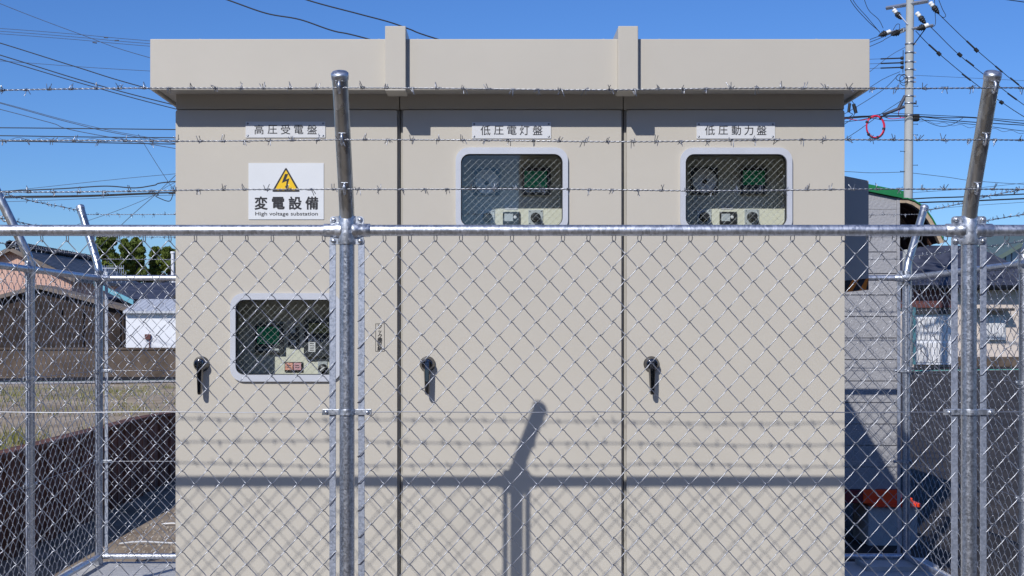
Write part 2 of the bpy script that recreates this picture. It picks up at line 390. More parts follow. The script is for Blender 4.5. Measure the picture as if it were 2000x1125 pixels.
GW = []
def window_wire(x0, x1, z0, z1, r, y):
    """two families of thin 45 degree wires clipped to the rounded window"""
    mb = MB(); d = .0292; w_, h_ = x1 - x0, z1 - z0
    for fam in (1, -1):
        for k in np.arange(-h_, w_ + h_, d):
            pts = []
            for t in np.linspace(0, 1, 60):
                z = z0 + h_ * t; x = (x0 + k + h_ * t) if fam == 1 else (x0 + k + h_ * (1 - t) )
                dx = max(0, abs(x - (x0 + x1) / 2) - (w_ / 2 - r)); dz = max(0, abs(z - (z0 + z1) / 2) - (h_ / 2 - r))
                if dx * dx + dz * dz < (r - .004) ** 2 : pts.append((x, y + .0006 * fam, z))
            if len(pts) > 1: mb.tube([pts[0], pts[-1]], .00036 if fam == 1 else .00020, 5, caps=False)
    return mb

doors = [
    dict(x=(343, 775.5), win=(450.7, 667, 572.8, 745), handle=(393.7, 711), txt="高圧受電盤", plate=(480, 635.6, 237.8, 269), cs=(506.2, 532.4, 558, 583.6, 609.7), cy=253.2),
    dict(x=(787, 1213.5), win=(890, 1109, 288.7, 455.5), handle=(835, 711), txt="低圧電灯盤", plate=(921.9, 1076, 238.8, 270.8), cs=(948.1, 974.1, 999.7, 1024.3, 1049.9), cy=254.8),
    dict(x=(1224, 1649.5), win=(1328, 1546.3, 289, 456), handle=(1272, 711), txt="低圧動力盤", plate=(1360.2, 1513.3, 239.4, 271), cs=(1386, 1412, 1437.6, 1462.1, 1487.1), cy=254.8)]
for D in doors:
    x0, x1 = cx_(D['x'][0]), cx_(D['x'][1])
    wx0, wx1, wz1, wz0 = cx_(D['win'][0]), cx_(D['win'][1]), cz_(D['win'][2]), cz_(D['win'][3])
    hole = rr(wx0 + .012, wx1 - .012, wz0 + .012, wz1 - .012, .042)
    mb = MB(); mb.prism(rr(x0, x1, .16, cz_(215), .009, 3), [hole], YD, YD + .022)
    door = mb.build('door', 'beige', cab, bevel=.0025)
    # window: white frame, black gasket, pane with wire, all on the door
    mb = MB(); fo = rr(wx0, wx1, wz0, wz1, .053, 9); fi = rr(wx0 + .0215, wx1 - .0215, wz0 + .0275, wz1 - .0265, .036, 9)
    mb.prism(fo, [fi], YD - .013, YD - .0005)
    wf = mb.build('window_frame', 'alu', door, bevel=.004)
    gi = rr(wx0 + .024, wx1 - .024, wz0 + .030, wz1 - .029, .034, 9); go_ = rr(wx0 + .0135, wx1 - .0135, wz0 + .0135, wz1 - .0135, .041, 9)
    mb = MB(); mb.prism(go_, [gi], YD + .001, YD + .018); mb.build('window_gasket', 'gasket', door)
    mb = MB(); mb.prism(rr(wx0 + .0225, wx1 - .0225, wz0 + .0285, wz1 - .0275, .035, 9), [], YD + .006, YD + .010); mb.build('window_pane', 'glass', door)
    mb = window_wire(wx0 + .024, wx1 - .024, wz0 + .030, wz1 - .029, .034, YD + .0112); mb.build('window_wire_mesh', 'glass_wire', door)
    # handle
    hx, hz = cx_(D['handle'][0]), cz_(D['handle'][1])
    mb = MB(); mb.lathe((hx, YD, hz), (0, -1, 0), [(0, .0325), (.006, .0325), (.011, .029), (.016, .027), (.034, .0245), (.039, .020), (.040, .004)], 28)
    v = []
    prof = [(.012, .0145, .024, .043), (-.02, .0150, .026, .047), (-.07, .0125, .030, .049), (-.115, .0105, .033, .049), (-.124, .008, .035, .047)]
    for dz, hw, ya, yb in prof: v += [(hx - hw, YD - ya, hz + dz), (hx + hw, YD - ya, hz + dz), (hx + hw * .65, YD - yb, hz + dz), (hx - hw * .65, YD - yb, hz + dz)]
    f = [(0, 3, 2, 1), (16, 17, 18, 19)] + [(4 * i + j, 4 * i + (j + 1) % 4, 4 * i + 4 + (j + 1) % 4, 4 * i + 4 + j) for i in range(4) for j in range(4)]
    mb.add(v, f); mb.build('door_handle', 'chrome', door, bevel=.002)
    # nameplate
    a, b_, c, d_ = D['plate']; nx0, nx1, nz1, nz0 = cx_(a), cx_(b_), cz_(c), cz_(d_)
    mb = MB(); mb.prism(rect(nx0, nx1, nz0, nz1), [], YD - .004, YD - .0003)
    npz = mb.build('nameplate', 'white_plate', cab, bevel=.0008)
    mb = MB()
    for ch, px in zip(D['txt'], D['cs']): mb.text(ch, cx_(px), cz_(D['cy']), YD - .0046, .0425, 0, .004)
    mb.build('lettering', 'ink', npz)
    for sx in (nx0 + .009, nx1 - .009):
        for sz in (nz0 + .008, nz1 - .008):
            mb = MB(); mb.lathe((sx, YD - .004, sz), (0, -1, 0), [(0, .0042), (.001, .0042), (.002, .0028), (.0023, .0005)], 10); mb.build('screw', 'screw', npz)

# sticker of the hook rod store
mb = MB(); sx0, sx1, sz0, sz1 = cx_(733.3), cx_(751), cz_(686.5), cz_(632)
mb.prism(rect(sx0, sx1, sz0, sz1), [rect(sx0 + .0016, sx1 - .0016, sz0 + .0016, sz1 - .0016)], YD - .0012, YD - .0003, 0)
stk = mb.build('sticker', 'ink', cab)
mb = MB()
for ch, py in zip("フック棒収納", (638.2, 648.2, 656.2, 664.2, 672.3, 680.6)):
    mb.text(ch, cx_(741.8), cz_(py), YD - .0008, .0215 if ch != "ッ" else .018, 0, .022)
mb.build('lettering', 'ink', stk)

# instrument panels behind the windows
YI = YD + .238; SI = F / YI
def ix(px): return (px - CX) / SI
def iz(py): return EYE + (CY - py) / SI
def panel_for(D):
    x0, x1 = cx_(D['x'][0]) + .03, cx_(D['x'][1]) - .03
    mb = MB(); mb.box(x0, x1, YI, YI + .004, 1.0, 2.40); return mb.build('instrument_panel', 'inner', cab)
def bx(mb, a, b_, c, d_, y0, y1, m=0): return mb.box(ix(a), ix(b_), y0, y1, iz(d_), iz(c), m)
def round_meter(pn, cxp, cyp, needle):
    mb = MB(); bx(mb, cxp - 26, cxp + 26, cyp - 26, cyp + 26, YI - .012, YI - .0005, 0)
    mb.lathe((ix(cxp), YI - .012, iz(cyp)), (0, -1, 0), [(0, .0525), (.006, .0525), (.008, .049), (.0081, .002)], 40, 1, smooth=False)
    mb.lathe((ix(cxp), YI - .020, iz(cyp + 2)), (0, -1, 0), [(0, .010), (.004, .009), (.005, .002)], 20, 2)
    for k in range(13):
        a = R(-40 + k * 260 / 12); r0, r1 = .041, .046
        p0 = (ix(cxp) + r0 * math.cos(a), YI - .0206, iz(cyp) + r0 * math.sin(a)); p1 = (ix(cxp) + r1 * math.cos(a), YI - .0206, iz(cyp) + r1 * math.sin(a))
        mb.cyl(p0, p1, .0006, None, 4, 2)
    a = R(needle); mb.cyl((ix(cxp), YI - .0215, iz(cyp)), (ix(cxp) + .036 * math.cos(a), YI - .0215, iz(cyp) + .036 * math.sin(a)), .0012, .0005, 5, 2)
    mb.build('round_meter', ['bezel', 'dial', 'black'], pn)
def green_unit(pn, x0, x1, y0, y1, sx0, sx1, sy0, sy1):
    mb = MB(); bx(mb, x0, x1, y0, y1, YI - .022, YI - .0005, 0)
    bx(mb, sx0, sx1, sy0, sy1, YI - .0235, YI - .021, 1)
    for k in range(4):
        a = x0 + 6 + (x1 - x0 - 12) * k / 4; bx(mb, a, a + (x1 - x0 - 12) / 4 - 2, y1 - 8, y1 - 4, YI - .0235, YI - .021, 2)
    mb.build('green_display', ['bezel', 'green_lcd', 'silver'], pn, bevel=.001)
def selector(pn, cxp, cyp, rot=20):
    mb = MB(); bx(mb, cxp - 14, cxp + 14, cyp - 15, cyp + 15, YI - .005, YI - .0005, 0)
    for dx in (-11, 11):
        for dy in (-12, 12): mb.lathe((ix(cxp + dx), YI - .005, iz(cyp + dy)), (0, -1, 0), [(0, .0026), (.0015, .0024), (.0018, .0005)], 8, 1)
    mb.lathe((ix(cxp), YI - .005, iz(cyp)), (0, -1, 0), [(0, .022), (.010, .021), (.012, .018), (.045, .0165), (.047, .014), (.0475, .002)], 12, 1, smooth=False)
    mb.lathe((ix(cxp - 5), YI - .0175, iz(cyp - 6)), (0, -1, 0), [(0, .0015), (.0005, .0013)], 8, 2)
    mb.build('selector_switch', ['silver', 'black', 'white_plate'], pn, bevel=.0008)
def label_plate(pn, x0, x1, y0, y1, body):
    mb = MB(); bx(mb, x0, x1, y0, y1, YI - .002, YI - .0004, 0)
    n = len(body)
    for k, ch in enumerate(body): mb.text(ch, ix(x0 + (x1 - x0) * (.2 + .6 * (k + .5) / n)), iz((y0 + y1) / 2), YI - .0026, .0085, 1)
    mb.build('label_plate', ['white_plate', 'ink'], pn)
def small_relay(pn, x0, x1, y0, y1):
    mb = MB(); bx(mb, x0, x1, y0, y1, YI - .012, YI - .0005, 0)
    bx(mb, x0 + 3, x0 + 20, y0 + 4, y1 - 5, YI - .0135, YI - .0115, 1)
    mb.lathe((ix(x1 - 9), YI - .012, iz((y0 + y1) / 2 - 1)), (0, -1, 0), [(0, .0072), (.004, .0066), (.0042, .001)], 16, 2)
    mb.build('relay_unit', ['black', 'silver', 'white_plate'], pn, bevel=.0008)
pn = panel_for(doors[1]); pn['label'] = 'panel behind the middle window'
# (the pixel figures below were read through the glass; YI is the depth the sunlit patch gives)
round_meter(pn, 950.5, 356, 140); green_unit(pn, 1020, 1075, 328, 381, 1024, 1068, 335, 367)
label_plate(pn, 986.5, 1010.5, 401.2, 409.5, "電圧計")
selector(pn, 952, 425); small_relay(pn, 982, 1015, 414, 437.5); selector(pn, 1046, 425)
pn = panel_for(doors[2])
round_meter(pn, 1374.7, 353.5, 60); green_unit(pn, 1445, 1495, 328, 380, 1449, 1492, 334, 362)
label_plate(pn, 1408, 1432, 401.2, 409, "電流計")
selector(pn, 1375, 424); small_relay(pn, 1405, 1438, 414, 437.5); selector(pn, 1468, 424)
label_plate(pn, 1526, 1542, 398, 406, "入"); selector(pn, 1545, 425)
pn = panel_for(doors[0])
green_unit(pn, 499.7, 554.5, 632.5, 689, 504.3, 546.6, 638.2, 672)
label_plate(pn, 561.4, 579.4, 625.3, 633.3, "受電")
mb = MB(); bx(mb, 563.7, 584.5, 639.5, 659, YI - .012, YI - .0005, 0); bx(mb, 567.5, 578.5, 641, 651, YI - .02, YI - .011, 1)
bx(mb, 563.7, 584.5, 661, 678, YI - .012, YI - .0005, 0); bx(mb, 569, 579, 664, 674, YI - .0135, YI - .011, 1); mb.build('push_button', ['bezel', 'silver'], pn, bevel=.001)
mb = MB(); bx(mb, 595.2, 662, 625, 696, YI - .03, YI - .0005, 0); bx(mb, 604.8, 644, 631.3, 651, YI - .0315, YI - .029, 1)
bx(mb, 604.2, 618, 659, 687, YI - .0315, YI - .029, 2)
for k in range(6): bx(mb, 607, 615, 661.5 + 4.3 * k, 663 + 4.3 * k, YI - .032, YI - .0312, 3)
for k in range(5): bx(mb, 624 + 5 * k, 626.5 + 5 * k, 661, 668, YI - .0315, YI - .029, 2)
mb.text("9005", ix(625), iz(642), YI - .0322, .02, 3, width=.05)
mb.build('protection_relay', ['bezel', 'olive_lcd', 'white_plate', 'ink'], pn, bevel=.001)
mb = MB(); bx(mb, 556.5, 591.5, 707, 725.5, YI - .008, YI - .0005, 0); mb.build('lamp_housing', 'black', pn)
for a, q in ((558, 'peach'), (574.5, 'pink')):
    mb = MB(); bx(mb, a, a + 14.5, 708.5, 722.5, YI - .014, YI - .0085, 0)
    for k in range(2): bx(mb, a + 3, a + 11, 713 + 3.5 * k, 714.4 + 3.5 * k, YI - .0146, YI - .0139, 1)
    mb.build('indicator_lamp', [q, 'ink'], pn, bevel=.0008)
mb = MB(); bx(mb, 621, 639.5, 706, 732, YI - .004, YI - .0005, 0); mb.lathe((ix(631), YI - .004, iz(720)), (0, -1, 0), [(0, .021), (.012, .020), (.013, .002)], 24, 1)
q = R(40); c, s_ = math.cos(q), math.sin(q); ux, uz = ix(631), iz(720)
v = [(ux + x * c - z * s_, y, uz + x * s_ + z * c) for y in (YI - .03, YI - .016) for x, z in ((-.012, -.003), (.012, -.003), (.012, .003), (-.012, .003))]
mb.add(v, [(0, 1, 2, 3), (7, 6, 5, 4), (0, 4, 5, 1), (1, 5, 6, 2), (2, 6, 7, 3), (3, 7, 4, 0)], 2)
mb.build('rotary_switch', ['silver', 'black', 'white_plate'], pn)
label_plate(pn, 618, 643, 697.5, 704, "切替開閉器")
mb = MB(); mb.box(cx_(343) + .025, cx_(343) + .03, YD + .03, YI + .3, .9, 2.4); mb.build('inner_partition', 'inside', cab)

# roof with front fascia, soffit lip and two joint covers
YR = YD - .157; SR = F / YR
RX0, RX1 = (293 - CX) / SR, (1699 - CX) / SR; RZ0, RZ1 = EYE + (CY - 175.5) / SR, EYE + (CY - 76) / SR
mb = MB(); lip = .012
mb.box(RX0 + .0125, RX1 - .0125, YR + .0125, 7.257, RZ0 + .013, RZ1 - .0005, 0)
mb.box(RX0, RX1, YR, YR + lip, RZ0, RZ1, 0); mb.box(RX0, RX1, 7.27 - lip, 7.27, RZ0, RZ1, 0)
mb.box(RX0, RX0 + lip, YR + lip + .0005, 7.2695 - lip, RZ0, RZ1 - .0002, 0); mb.box(RX1 - lip, RX1, YR + lip + .0005, 7.2695 - lip, RZ0, RZ1 - .0002, 0)
roof = mb.build('roof', 'beige', cab, bevel=.003)
mb = MB(); mb.box(XL - .03, XR + .03, YR + .02, YD - .001, RZ0 + .0105, RZ0 + .0128); mb.build('soffit_strip', 'soffit', roof)
for px in (388, 739, 815, 1180, 1290, 1598):
    mb = MB(); mb.lathe(((px - CX) / SR, YR + .03, RZ1), (0, 0, 1), [(0, .008), (.003, .008), (.006, .005), (.0065, .001)], 10); mb.build('roof_bolt', 'beige', roof)
for pa, pb in ((752, 792.5), (1207.5, 1246.5)):
    ys_ = YR - .032; ss = F / ys_; xa, xb = (pa - CX) / ss, (pb - CX) / ss; zt = EYE + (CY - 50.5) / ss
    mb = MB(); mb.box(xa, xb, ys_, YR - .001, RZ0 - .009, zt); mb.box(xa, xb, YR - .001, 7.27, RZ1 + .001, zt)
    mb.box(xa, xb, YR - .001, YD - .06, RZ0 - .009, RZ0 - .0008)
    mb.build('joint_cover', 'beige', roof, bevel=.003)
# ventilation hood on the right flank
YH = 6.2; hx1 = (1696.5 - CX) * YH / F; zt1 = EYE + (CY - 353) * YH / F; zt0 = zt1 + .20 * (hx1 - XR); zb_ = EYE + (CY - 566) * YH / F
mb = MB(); st = .055
mb.prism([(XR + .001, zb_ + st - .035), (hx1, zb_ + st), (hx1, zt1), (XR + .001, zt0)], [], YH, YH + .62)
hood = mb.build('vent_hood', 'hood', cab, bevel=.002)
mb = MB(); n = 7; X0 = XR + .001
for k in range(n):
    pass
mb.prism([(X0, zb_ - .035), (hx1, zb_), (hx1, zb_ + st - .0006), (X0, zb_ + st - .0356)], [], YH, YH + .62, 0)
wdt = (hx1 - X0) / 5.2
for k in range(-1, 6):
    xa = X0 + k * wdt
    def clipz(x): return zb_ - .035 * (1 - (x - X0) / (hx1 - X0))
    q = [(xa, 0.), (xa + wdt * .5, 0.), (xa + wdt * 1.0, 1.), (xa + wdt * .5, 1.)]
    q = [(min(max(x, X0 + .001), hx1 - .001), clipz(min(max(x, X0), hx1)) + tt * (st - .002) + .001) for x, tt in q]
    if q[1][0] - q[0][0] < .002 and q[2][0] - q[3][0] < .002: continue
    mb.prism(q, [], YH - .001, YH - .0002, 1)
mb.build('hazard_stripe', ['orange_tape', 'ink'], hood)

# warning sign fixed to the left door
ws = thing('warning_sign', 'white warning sign with yellow lightning triangle on the beige left door', 'sign', (cx_(559), YD, cz_(373)))
wx0, wx1, wz1, wz0 = cx_(485.5), cx_(632.5), cz_(318.6), cz_(428.6)
mb = MB(); mb.prism(rect(wx0, wx1, wz0, wz1), [], YD - .0032, YD - .0003); mb.build('sign_panel', 'sign_white', ws, bevel=.0006)
def tri_round(ax, az, bx0, bx1, bz, r):
    pts = [(ax, az), (bx0, bz), (bx1, bz)]; out = []
    for i in range(3):
        p = Vector(pts[i]); a = (Vector(pts[i - 1]) - p).normalized(); b_ = (Vector(pts[(i + 1) % 3]) - p).normalized()
        for t_ in np.linspace(0, 1, 6):
            q = p + a * r * (1 - t_) ** 2 + b_ * r * t_ ** 2; out.append((q.x, q.y))
    return out
tx, tz1, tz0 = cx_(558.9), cz_(326.4), cz_(374.8); hw = (cx_(587) - cx_(531)) / 2
mb = MB(); mb.prism(tri_round(tx, tz1, tx - hw, tx + hw, tz0, .009), [], YD - .0040, YD - .0033, 0)
mb.prism(tri_round(tx, tz1 - .0125, tx - hw + .0125, tx + hw - .0125, tz0 + .0065, .004), [], YD - .0046, YD - .0041, 1)
k = 1 / SC
def em(pts): return [(tx + (a - 558.9) * k, EYE + (CY - b_) * k) for a, b_ in pts]
mb.prism(em([(557, 340), (563, 340), (558.6, 351), (565.5, 348.5), (561.5, 363), (564, 362), (560.2, 369.5), (556.8, 363), (559, 363.5), (560.2, 353.5), (550.8, 357.5)]), [], YD - .0052, YD - .0047, 0)
mb.build('lightning_triangle', ['ink', 'yellow'], ws)
mb = MB()
for ch, px in zip("変電設備", (510.2, 543.8, 576.8, 609.2)): mb.text(ch, cx_(px), cz_(396.8), YD - .0038, .0560, 0, .026)
mb.text("High voltage substation", cx_(560), cz_(418.6), YD - .0038, .0212, 0, .008, width=122 / SC)
mb.build('lettering', 'ink', ws)

# ------------------------------------------------------------------ fences
C = dict(FL=(-2.470, 4.2), FR=(2.610, 4.2), BL=(-2.470, 8.23), BR=(2.610, 8.23))
ZRAIL = 1.8025; RP = .0243; HP = .0825; HV = .0868
LEVELS = (2.235, 2.087, 1.941)
def arm_h(z): return .2 * max(0, (z - 1.862)) / (2.262 - 1.862)
def make_post(fence, base, lean, hookdir=None):
    """pipe post with a bent arm, cap and three hooks; returns the three wire points"""
    bx_, by = base; L = Vector((lean[0], lean[1], 0)); Lh = L.length; Ln = L.normalized()
    pts = [(bx_, by, -.01), (bx_, by, .6), (bx_, by, 1.2), (bx_, by, 1.775)]
    for z, h in ((1.81, .0008), (1.84, .004), (1.87, .0115), (1.90, .023)): pts.append((bx_ + Ln.x * h, by + Ln.y * h, z))
    top = Vector((bx_, by, 2.262)) + Ln * .2 * (Lh / .2 if Lh > .2 else 1)
    p7 = Vector(pts[-1])
    for t_ in (.33, .66, 1.): q = p7.lerp(top, t_); pts.append(tuple(q))
    ax = (top - p7).normalized()
    mb = MB(); mb.tube(pts[:5], RP, 24, 0); mb.tube(pts[4:], RP, 24, 1)
    po = mb.build('post', ['post', 'arm'], fence)
    mb = MB(); mb.lathe(top, ax, [(-.014, .0262), (.0, .0272), (.006, .0270), (.011, .0225), (.014, .013), (.0148, .002)], 24); mb.build('post_cap', 'clamp', po)
    out = []
    side = Vector((-Ln.y, Ln.x, 0)); nrm = ax.cross(side).normalized()
    if nrm.dot(Ln) < 0: nrm = -nrm
    for z in LEVELS:
        t_ = (z - p7.z) / (top.z - p7.z); c = p7.lerp(top, t_); s0 = c + nrm * RP
        mb = MB(); mb.tube([tuple(s0 + ax * .016 - nrm * .004), tuple(s0 + ax * .015 + nrm * .010), tuple(s0 + ax * .006 + nrm * .0145), tuple(s0 - ax * .006 + nrm * .0145), tuple(s0 - ax * .015 + nrm * .010), tuple(s0 - ax * .016 - nrm * .004)], .0042, 8)
        mb.tube([tuple(s0 + ax * .019 - side * .011), tuple(s0 + ax * .019 + side * .011)], .0015, 5)
        mb.build('wire_hook', 'clamp', po); out.append(s0 + nrm * .007)
    return out

def frame_T(o, U, N):
    o = np.array([o[0], o[1], 0.]); U = np.array([U[0], U[1], 0.]); N = np.array([N[0], N[1], 0.])
    return lambda v: o + v[:, :1] * U + v[:, 1:2] * N + np.stack([0 * v[:, 2], 0 * v[:, 2], v[:, 2]], 1)

def make_clamp(fence, T, sides):
    """cross clamp: sleeve round the post, sleeves over the rails, four tabs with round bolts"""
    mb = MB(T); h = .046; z = ZRAIL
    mb.tube([(0, 0, z - h), (0, 0, z - h + .001), (0, 0, z + h - .001), (0, 0, z + h)], [.0272, .0283, .0283, .0272], 28)
    for s_ in sides:
        prof = [(.018 * s_, .0262), (.030 * s_, .0262), (.036 * s_, .0236), (.046 * s_, .0218), (.073 * s_, .0216), (.0745 * s_, .0206)]
        mb.tube([(u, 0, z) for u, _ in prof], [r for _, r in prof], 24)
        for g in (1, -1):
            z0, z1 = (z + .017, z + h - .001) if g == 1 else (z - h + .001, z - .017)
            u0, u1 = (.020, .0545) if s_ == 1 else (-.0545, -.020)
            mb.prism([(u, zz) for u, zz in rr(u0, u1, z0, z1, .010, 5)], [], -.006, .006)
    cl = mb.build('rail_clamp', 'clamp', fence, bevel=.0012)
    for s_ in sides:
        for g in (1, -1):
            mb = MB(T); q = []
            for d, r in [(.006, .0078), (.0085, .0078), (.0115, .0062), (.0135, .0035), (.014, .0005)]: q.append((d, r))
            v = []; n = 14
            for d, r in q:
                for j in range(n): a = 2 * math.pi * j / n; v.append((.0425 * s_ + r * math.cos(a), d, z + .034 * g + r * math.sin(a)))
            f = [(i * n + j, i * n + (j + 1) % n, (i + 1) * n + (j + 1) % n, (i + 1) * n + j) for i in range(len(q) - 1) for j in range(n)]
            mb.add(v, f, 0, True); mb.build('bolt', 'clamp', cl)

def make_band(fence, T, z, sides):
    mb = MB(T); hh = .0092
    for fb in (1, -1):
        path = []
        for u in np.linspace(-.079 if -1 in sides else -.02, .079 if 1 in sides else .02, 31):
            vv = math.sqrt(max(0, (RP + .0022) ** 2 - u * u)) if abs(u) < RP + .0022 else 0
            path.append((u, fb * max(vv, .006)))
        k = len(path); v = []
        for u, vv in path: v += [(u, vv, z - hh), (u, vv, z + hh), (u, vv + fb * .0035, z + hh), (u, vv + fb * .0035, z - hh)]
        f = [(4 * i + j, 4 * i + (j + 1) % 4, 4 * i + 4 + (j + 1) % 4, 4 * i + 4 + j) for i in range(k - 1) for j in range(4)] + [(0, 1, 2, 3), (4 * k - 4, 4 * k - 1, 4 * k - 2, 4 * k - 3)]
        mb.add(v, f)
    bd = mb.build('post_band', 'clamp', fence, bevel=.0012)
    for s_ in sides:
        mb = MB(T)
        for fb in (1, -1):
            v = []; n = 12; q = [(.0095, .0066), (.012, .0064), (.0145, .0048), (.0158, .002), (.016, .0004)]
            for d, r in q:
                for j in range(n): a = 2 * math.pi * j / n; v.append((.066 * s_ + r * math.cos(a), fb * d, z + r * math.sin(a)))
            mb.add(v, [(i * n + j, i * n + (j + 1) % n, (i + 1) * n + (j + 1) % n, (i + 1) * n + j) for i in range(len(q) - 1) for j in range(n)], 0, True)
        mb.build('bolt', 'clamp', bd)

def netting(fence, T, u0, u1, n_sides, per):
    """flattened spirals hooked into each other: '/' strands on the outer side, '\\' strands on the inner side"""
    n = max(2, round((u1 - u0) / (HP / 2))); hp = (u1 - u0) / n; r = .00155; D = .0046; e = r * .9; A = hp / 2
    ph = {10: [(0, -1, 0), (.05, -.72, .9), (.16, -.36, 1.05), (.34, .36, 1.05), (.45, .72, .9), (.5, 1, 0), (.55, .72, -.9), (.66, .36, -1.05), (.84, -.36, -1.05), (.95, -.72, -.9)],
          8: [(0, -1, 0), (.055, -.76, .95), (.25, 0, 1.1), (.445, .76, .95), (.5, 1, 0), (.555, .76, -.95), (.75, 0, -1.1), (.945, -.76, -.95)]}[per]
    ztop = 1.7696; mb = MB(T); nper = int((ztop - .075) / HV)
    tmpl = {}
    for par in (0, 1):
        pts = []
        start = ztop - nper * HV - (HV / 2 if par else 0)
        for j in range(nper + (1 if par else 0)):
            for f_, xr, y in ph:
                x = xr * A + (e if xr == 1 else -e if xr == -1 else 0)
                z = start + (j + f_) * HV
                if z > ztop + 1e-6: break
                pts.append((x, y * D, z))
        if not par: pts.append((-A - e, 0, ztop))
        else: pts.append((A + e, 0, ztop)) if abs(pts[-1][2] - ztop) > 1e-4 else None
        t = MB(); t.tube(pts, r, n_sides, 0, False); tmpl[par] = (np.concatenate(t.V), np.array(t.F))
    V = []; Fc = []; cnt = 0
    for k in range(n):
        v, f = tmpl[k % 2]; v = v.copy(); v[:, 0] += u0 + (k + .5) * hp
        ph1 = rng.random() * 6.28
        v[:, 0] += .0012 * np.sin(v[:, 2] * 5 + ph1); v[:, 1] += .004 * np.sin(v[:, 2] * 3.1 + v[:, 0] * 2.2); v[:, 2] += .0012 * rng.standard_normal()
        V.append(v); Fc.append(f + cnt); cnt += len(v)
    for k in range(2, n, 2):                      # ring that hangs each top loop from the rail
        u = u0 + k * hp
        pts = [(u + .0052 * math.sin(a) + .0022, .0065 * math.sin(a + .7), ztop + .0085 + .0125 * math.cos(a)) for a in np.linspace(0, 2 * math.pi, 13)[:-1]]
        t = MB(); t.tube(pts, .0015, 5, 0, False, True); V.append(np.concatenate(t.V)); Fc.append(np.array(t.F) + cnt); cnt += len(V[-1])
    mb.add(np.concatenate(V), np.concatenate(Fc), 0, True)
    return mb.build('wire_netting', 'wire', fence)

def barbed(fence, pts3, seed):
    """two twisted strands with four-pointed barbs, sagging a little between the posts"""
    rn = random.Random(seed); path = []; tot = 0
    for i in range(len(pts3) - 1):
        a, b_ = Vector(pts3[i]), Vector(pts3[i + 1]); L = (b_ - a).length; n = max(2, int(L / .0042)); sag = .0008 * L + rn.uniform(0, .003)
        dirs = (b_ - a).normalized(); nrm = Vector((-dirs.y, dirs.x, 0)); p1 = rn.random() * 6
        for k in range(n):
            t_ = k / n; env = math.sin(math.pi * t_)
            path.append(a.lerp(b_, t_) - Vector((0, 0, sag * 4 * t_ * (1 - t_))) + Vector((0, 0, .0035 * env * math.sin(9 * t_ + p1))) + nrm * .004 * env * math.sin(7 * t_ + p1))
    path.append(Vector(pts3[-1])); mb = MB()
    Pn = np.array([tuple(p) for p in path]); t = np.gradient(Pn, axis=0); t /= np.linalg.norm(t, axis=1)[:, None]
    N = np.cross(t, np.array([0, 0, 1.])); N /= np.linalg.norm(N, axis=1)[:, None]; B = np.cross(t, N)
    s = np.concatenate([[0], np.cumsum(np.linalg.norm(np.diff(Pn, axis=0), axis=1))]); a = s * 2 * math.pi / .033
    for ph in (0, math.pi):
        q = Pn + .00145 * (np.cos(a + ph)[:, None] * N + np.sin(a + ph)[:, None] * B); mb.tube(q, .00125, 5, 0, False)
    d = rn.uniform(.02, .07)
    while d < s[-1] - .02:
        i = min(int(np.searchsorted(s, d)), len(Pn) - 2); c = Pn[i]; T_, N_, B_ = t[i], N[i], B[i]
        a0 = rn.random() * 6.28
        for w_ in (0, 1):
            off = (w_ - .5) * .006; pts = []; turns = 1.6; st = a0 + w_ * (1.57 + rn.uniform(-.4, .4))
            for k in range(11):
                an = st + turns * 2 * math.pi * k / 10
                pts.append(c + T_ * (off + .006 * (k / 10 - .5)) + .0034 * (math.cos(an) * N_ + math.sin(an) * B_))
            def tip(an, sgn):
                dr = math.cos(an) * N_ + math.sin(an) * B_; tg = -math.sin(an) * N_ + math.cos(an) * B_
                return dr * .0034 + sgn * tg * (.0175 + rn.uniform(-.004, .004)) + T_ * rn.uniform(-.009, .009)
            pts = [c + T_ * (off - .003) + tip(st, -1)] + pts + [c + T_ * (off + .003) + tip(st + turns * 2 * math.pi, 1)]
            mb.tube(pts, .00112, 5, 0, True)
        d += .0745 + rn.uniform(-.007, .007)
    return mb.build('barbed_wire', 'barb', fence)

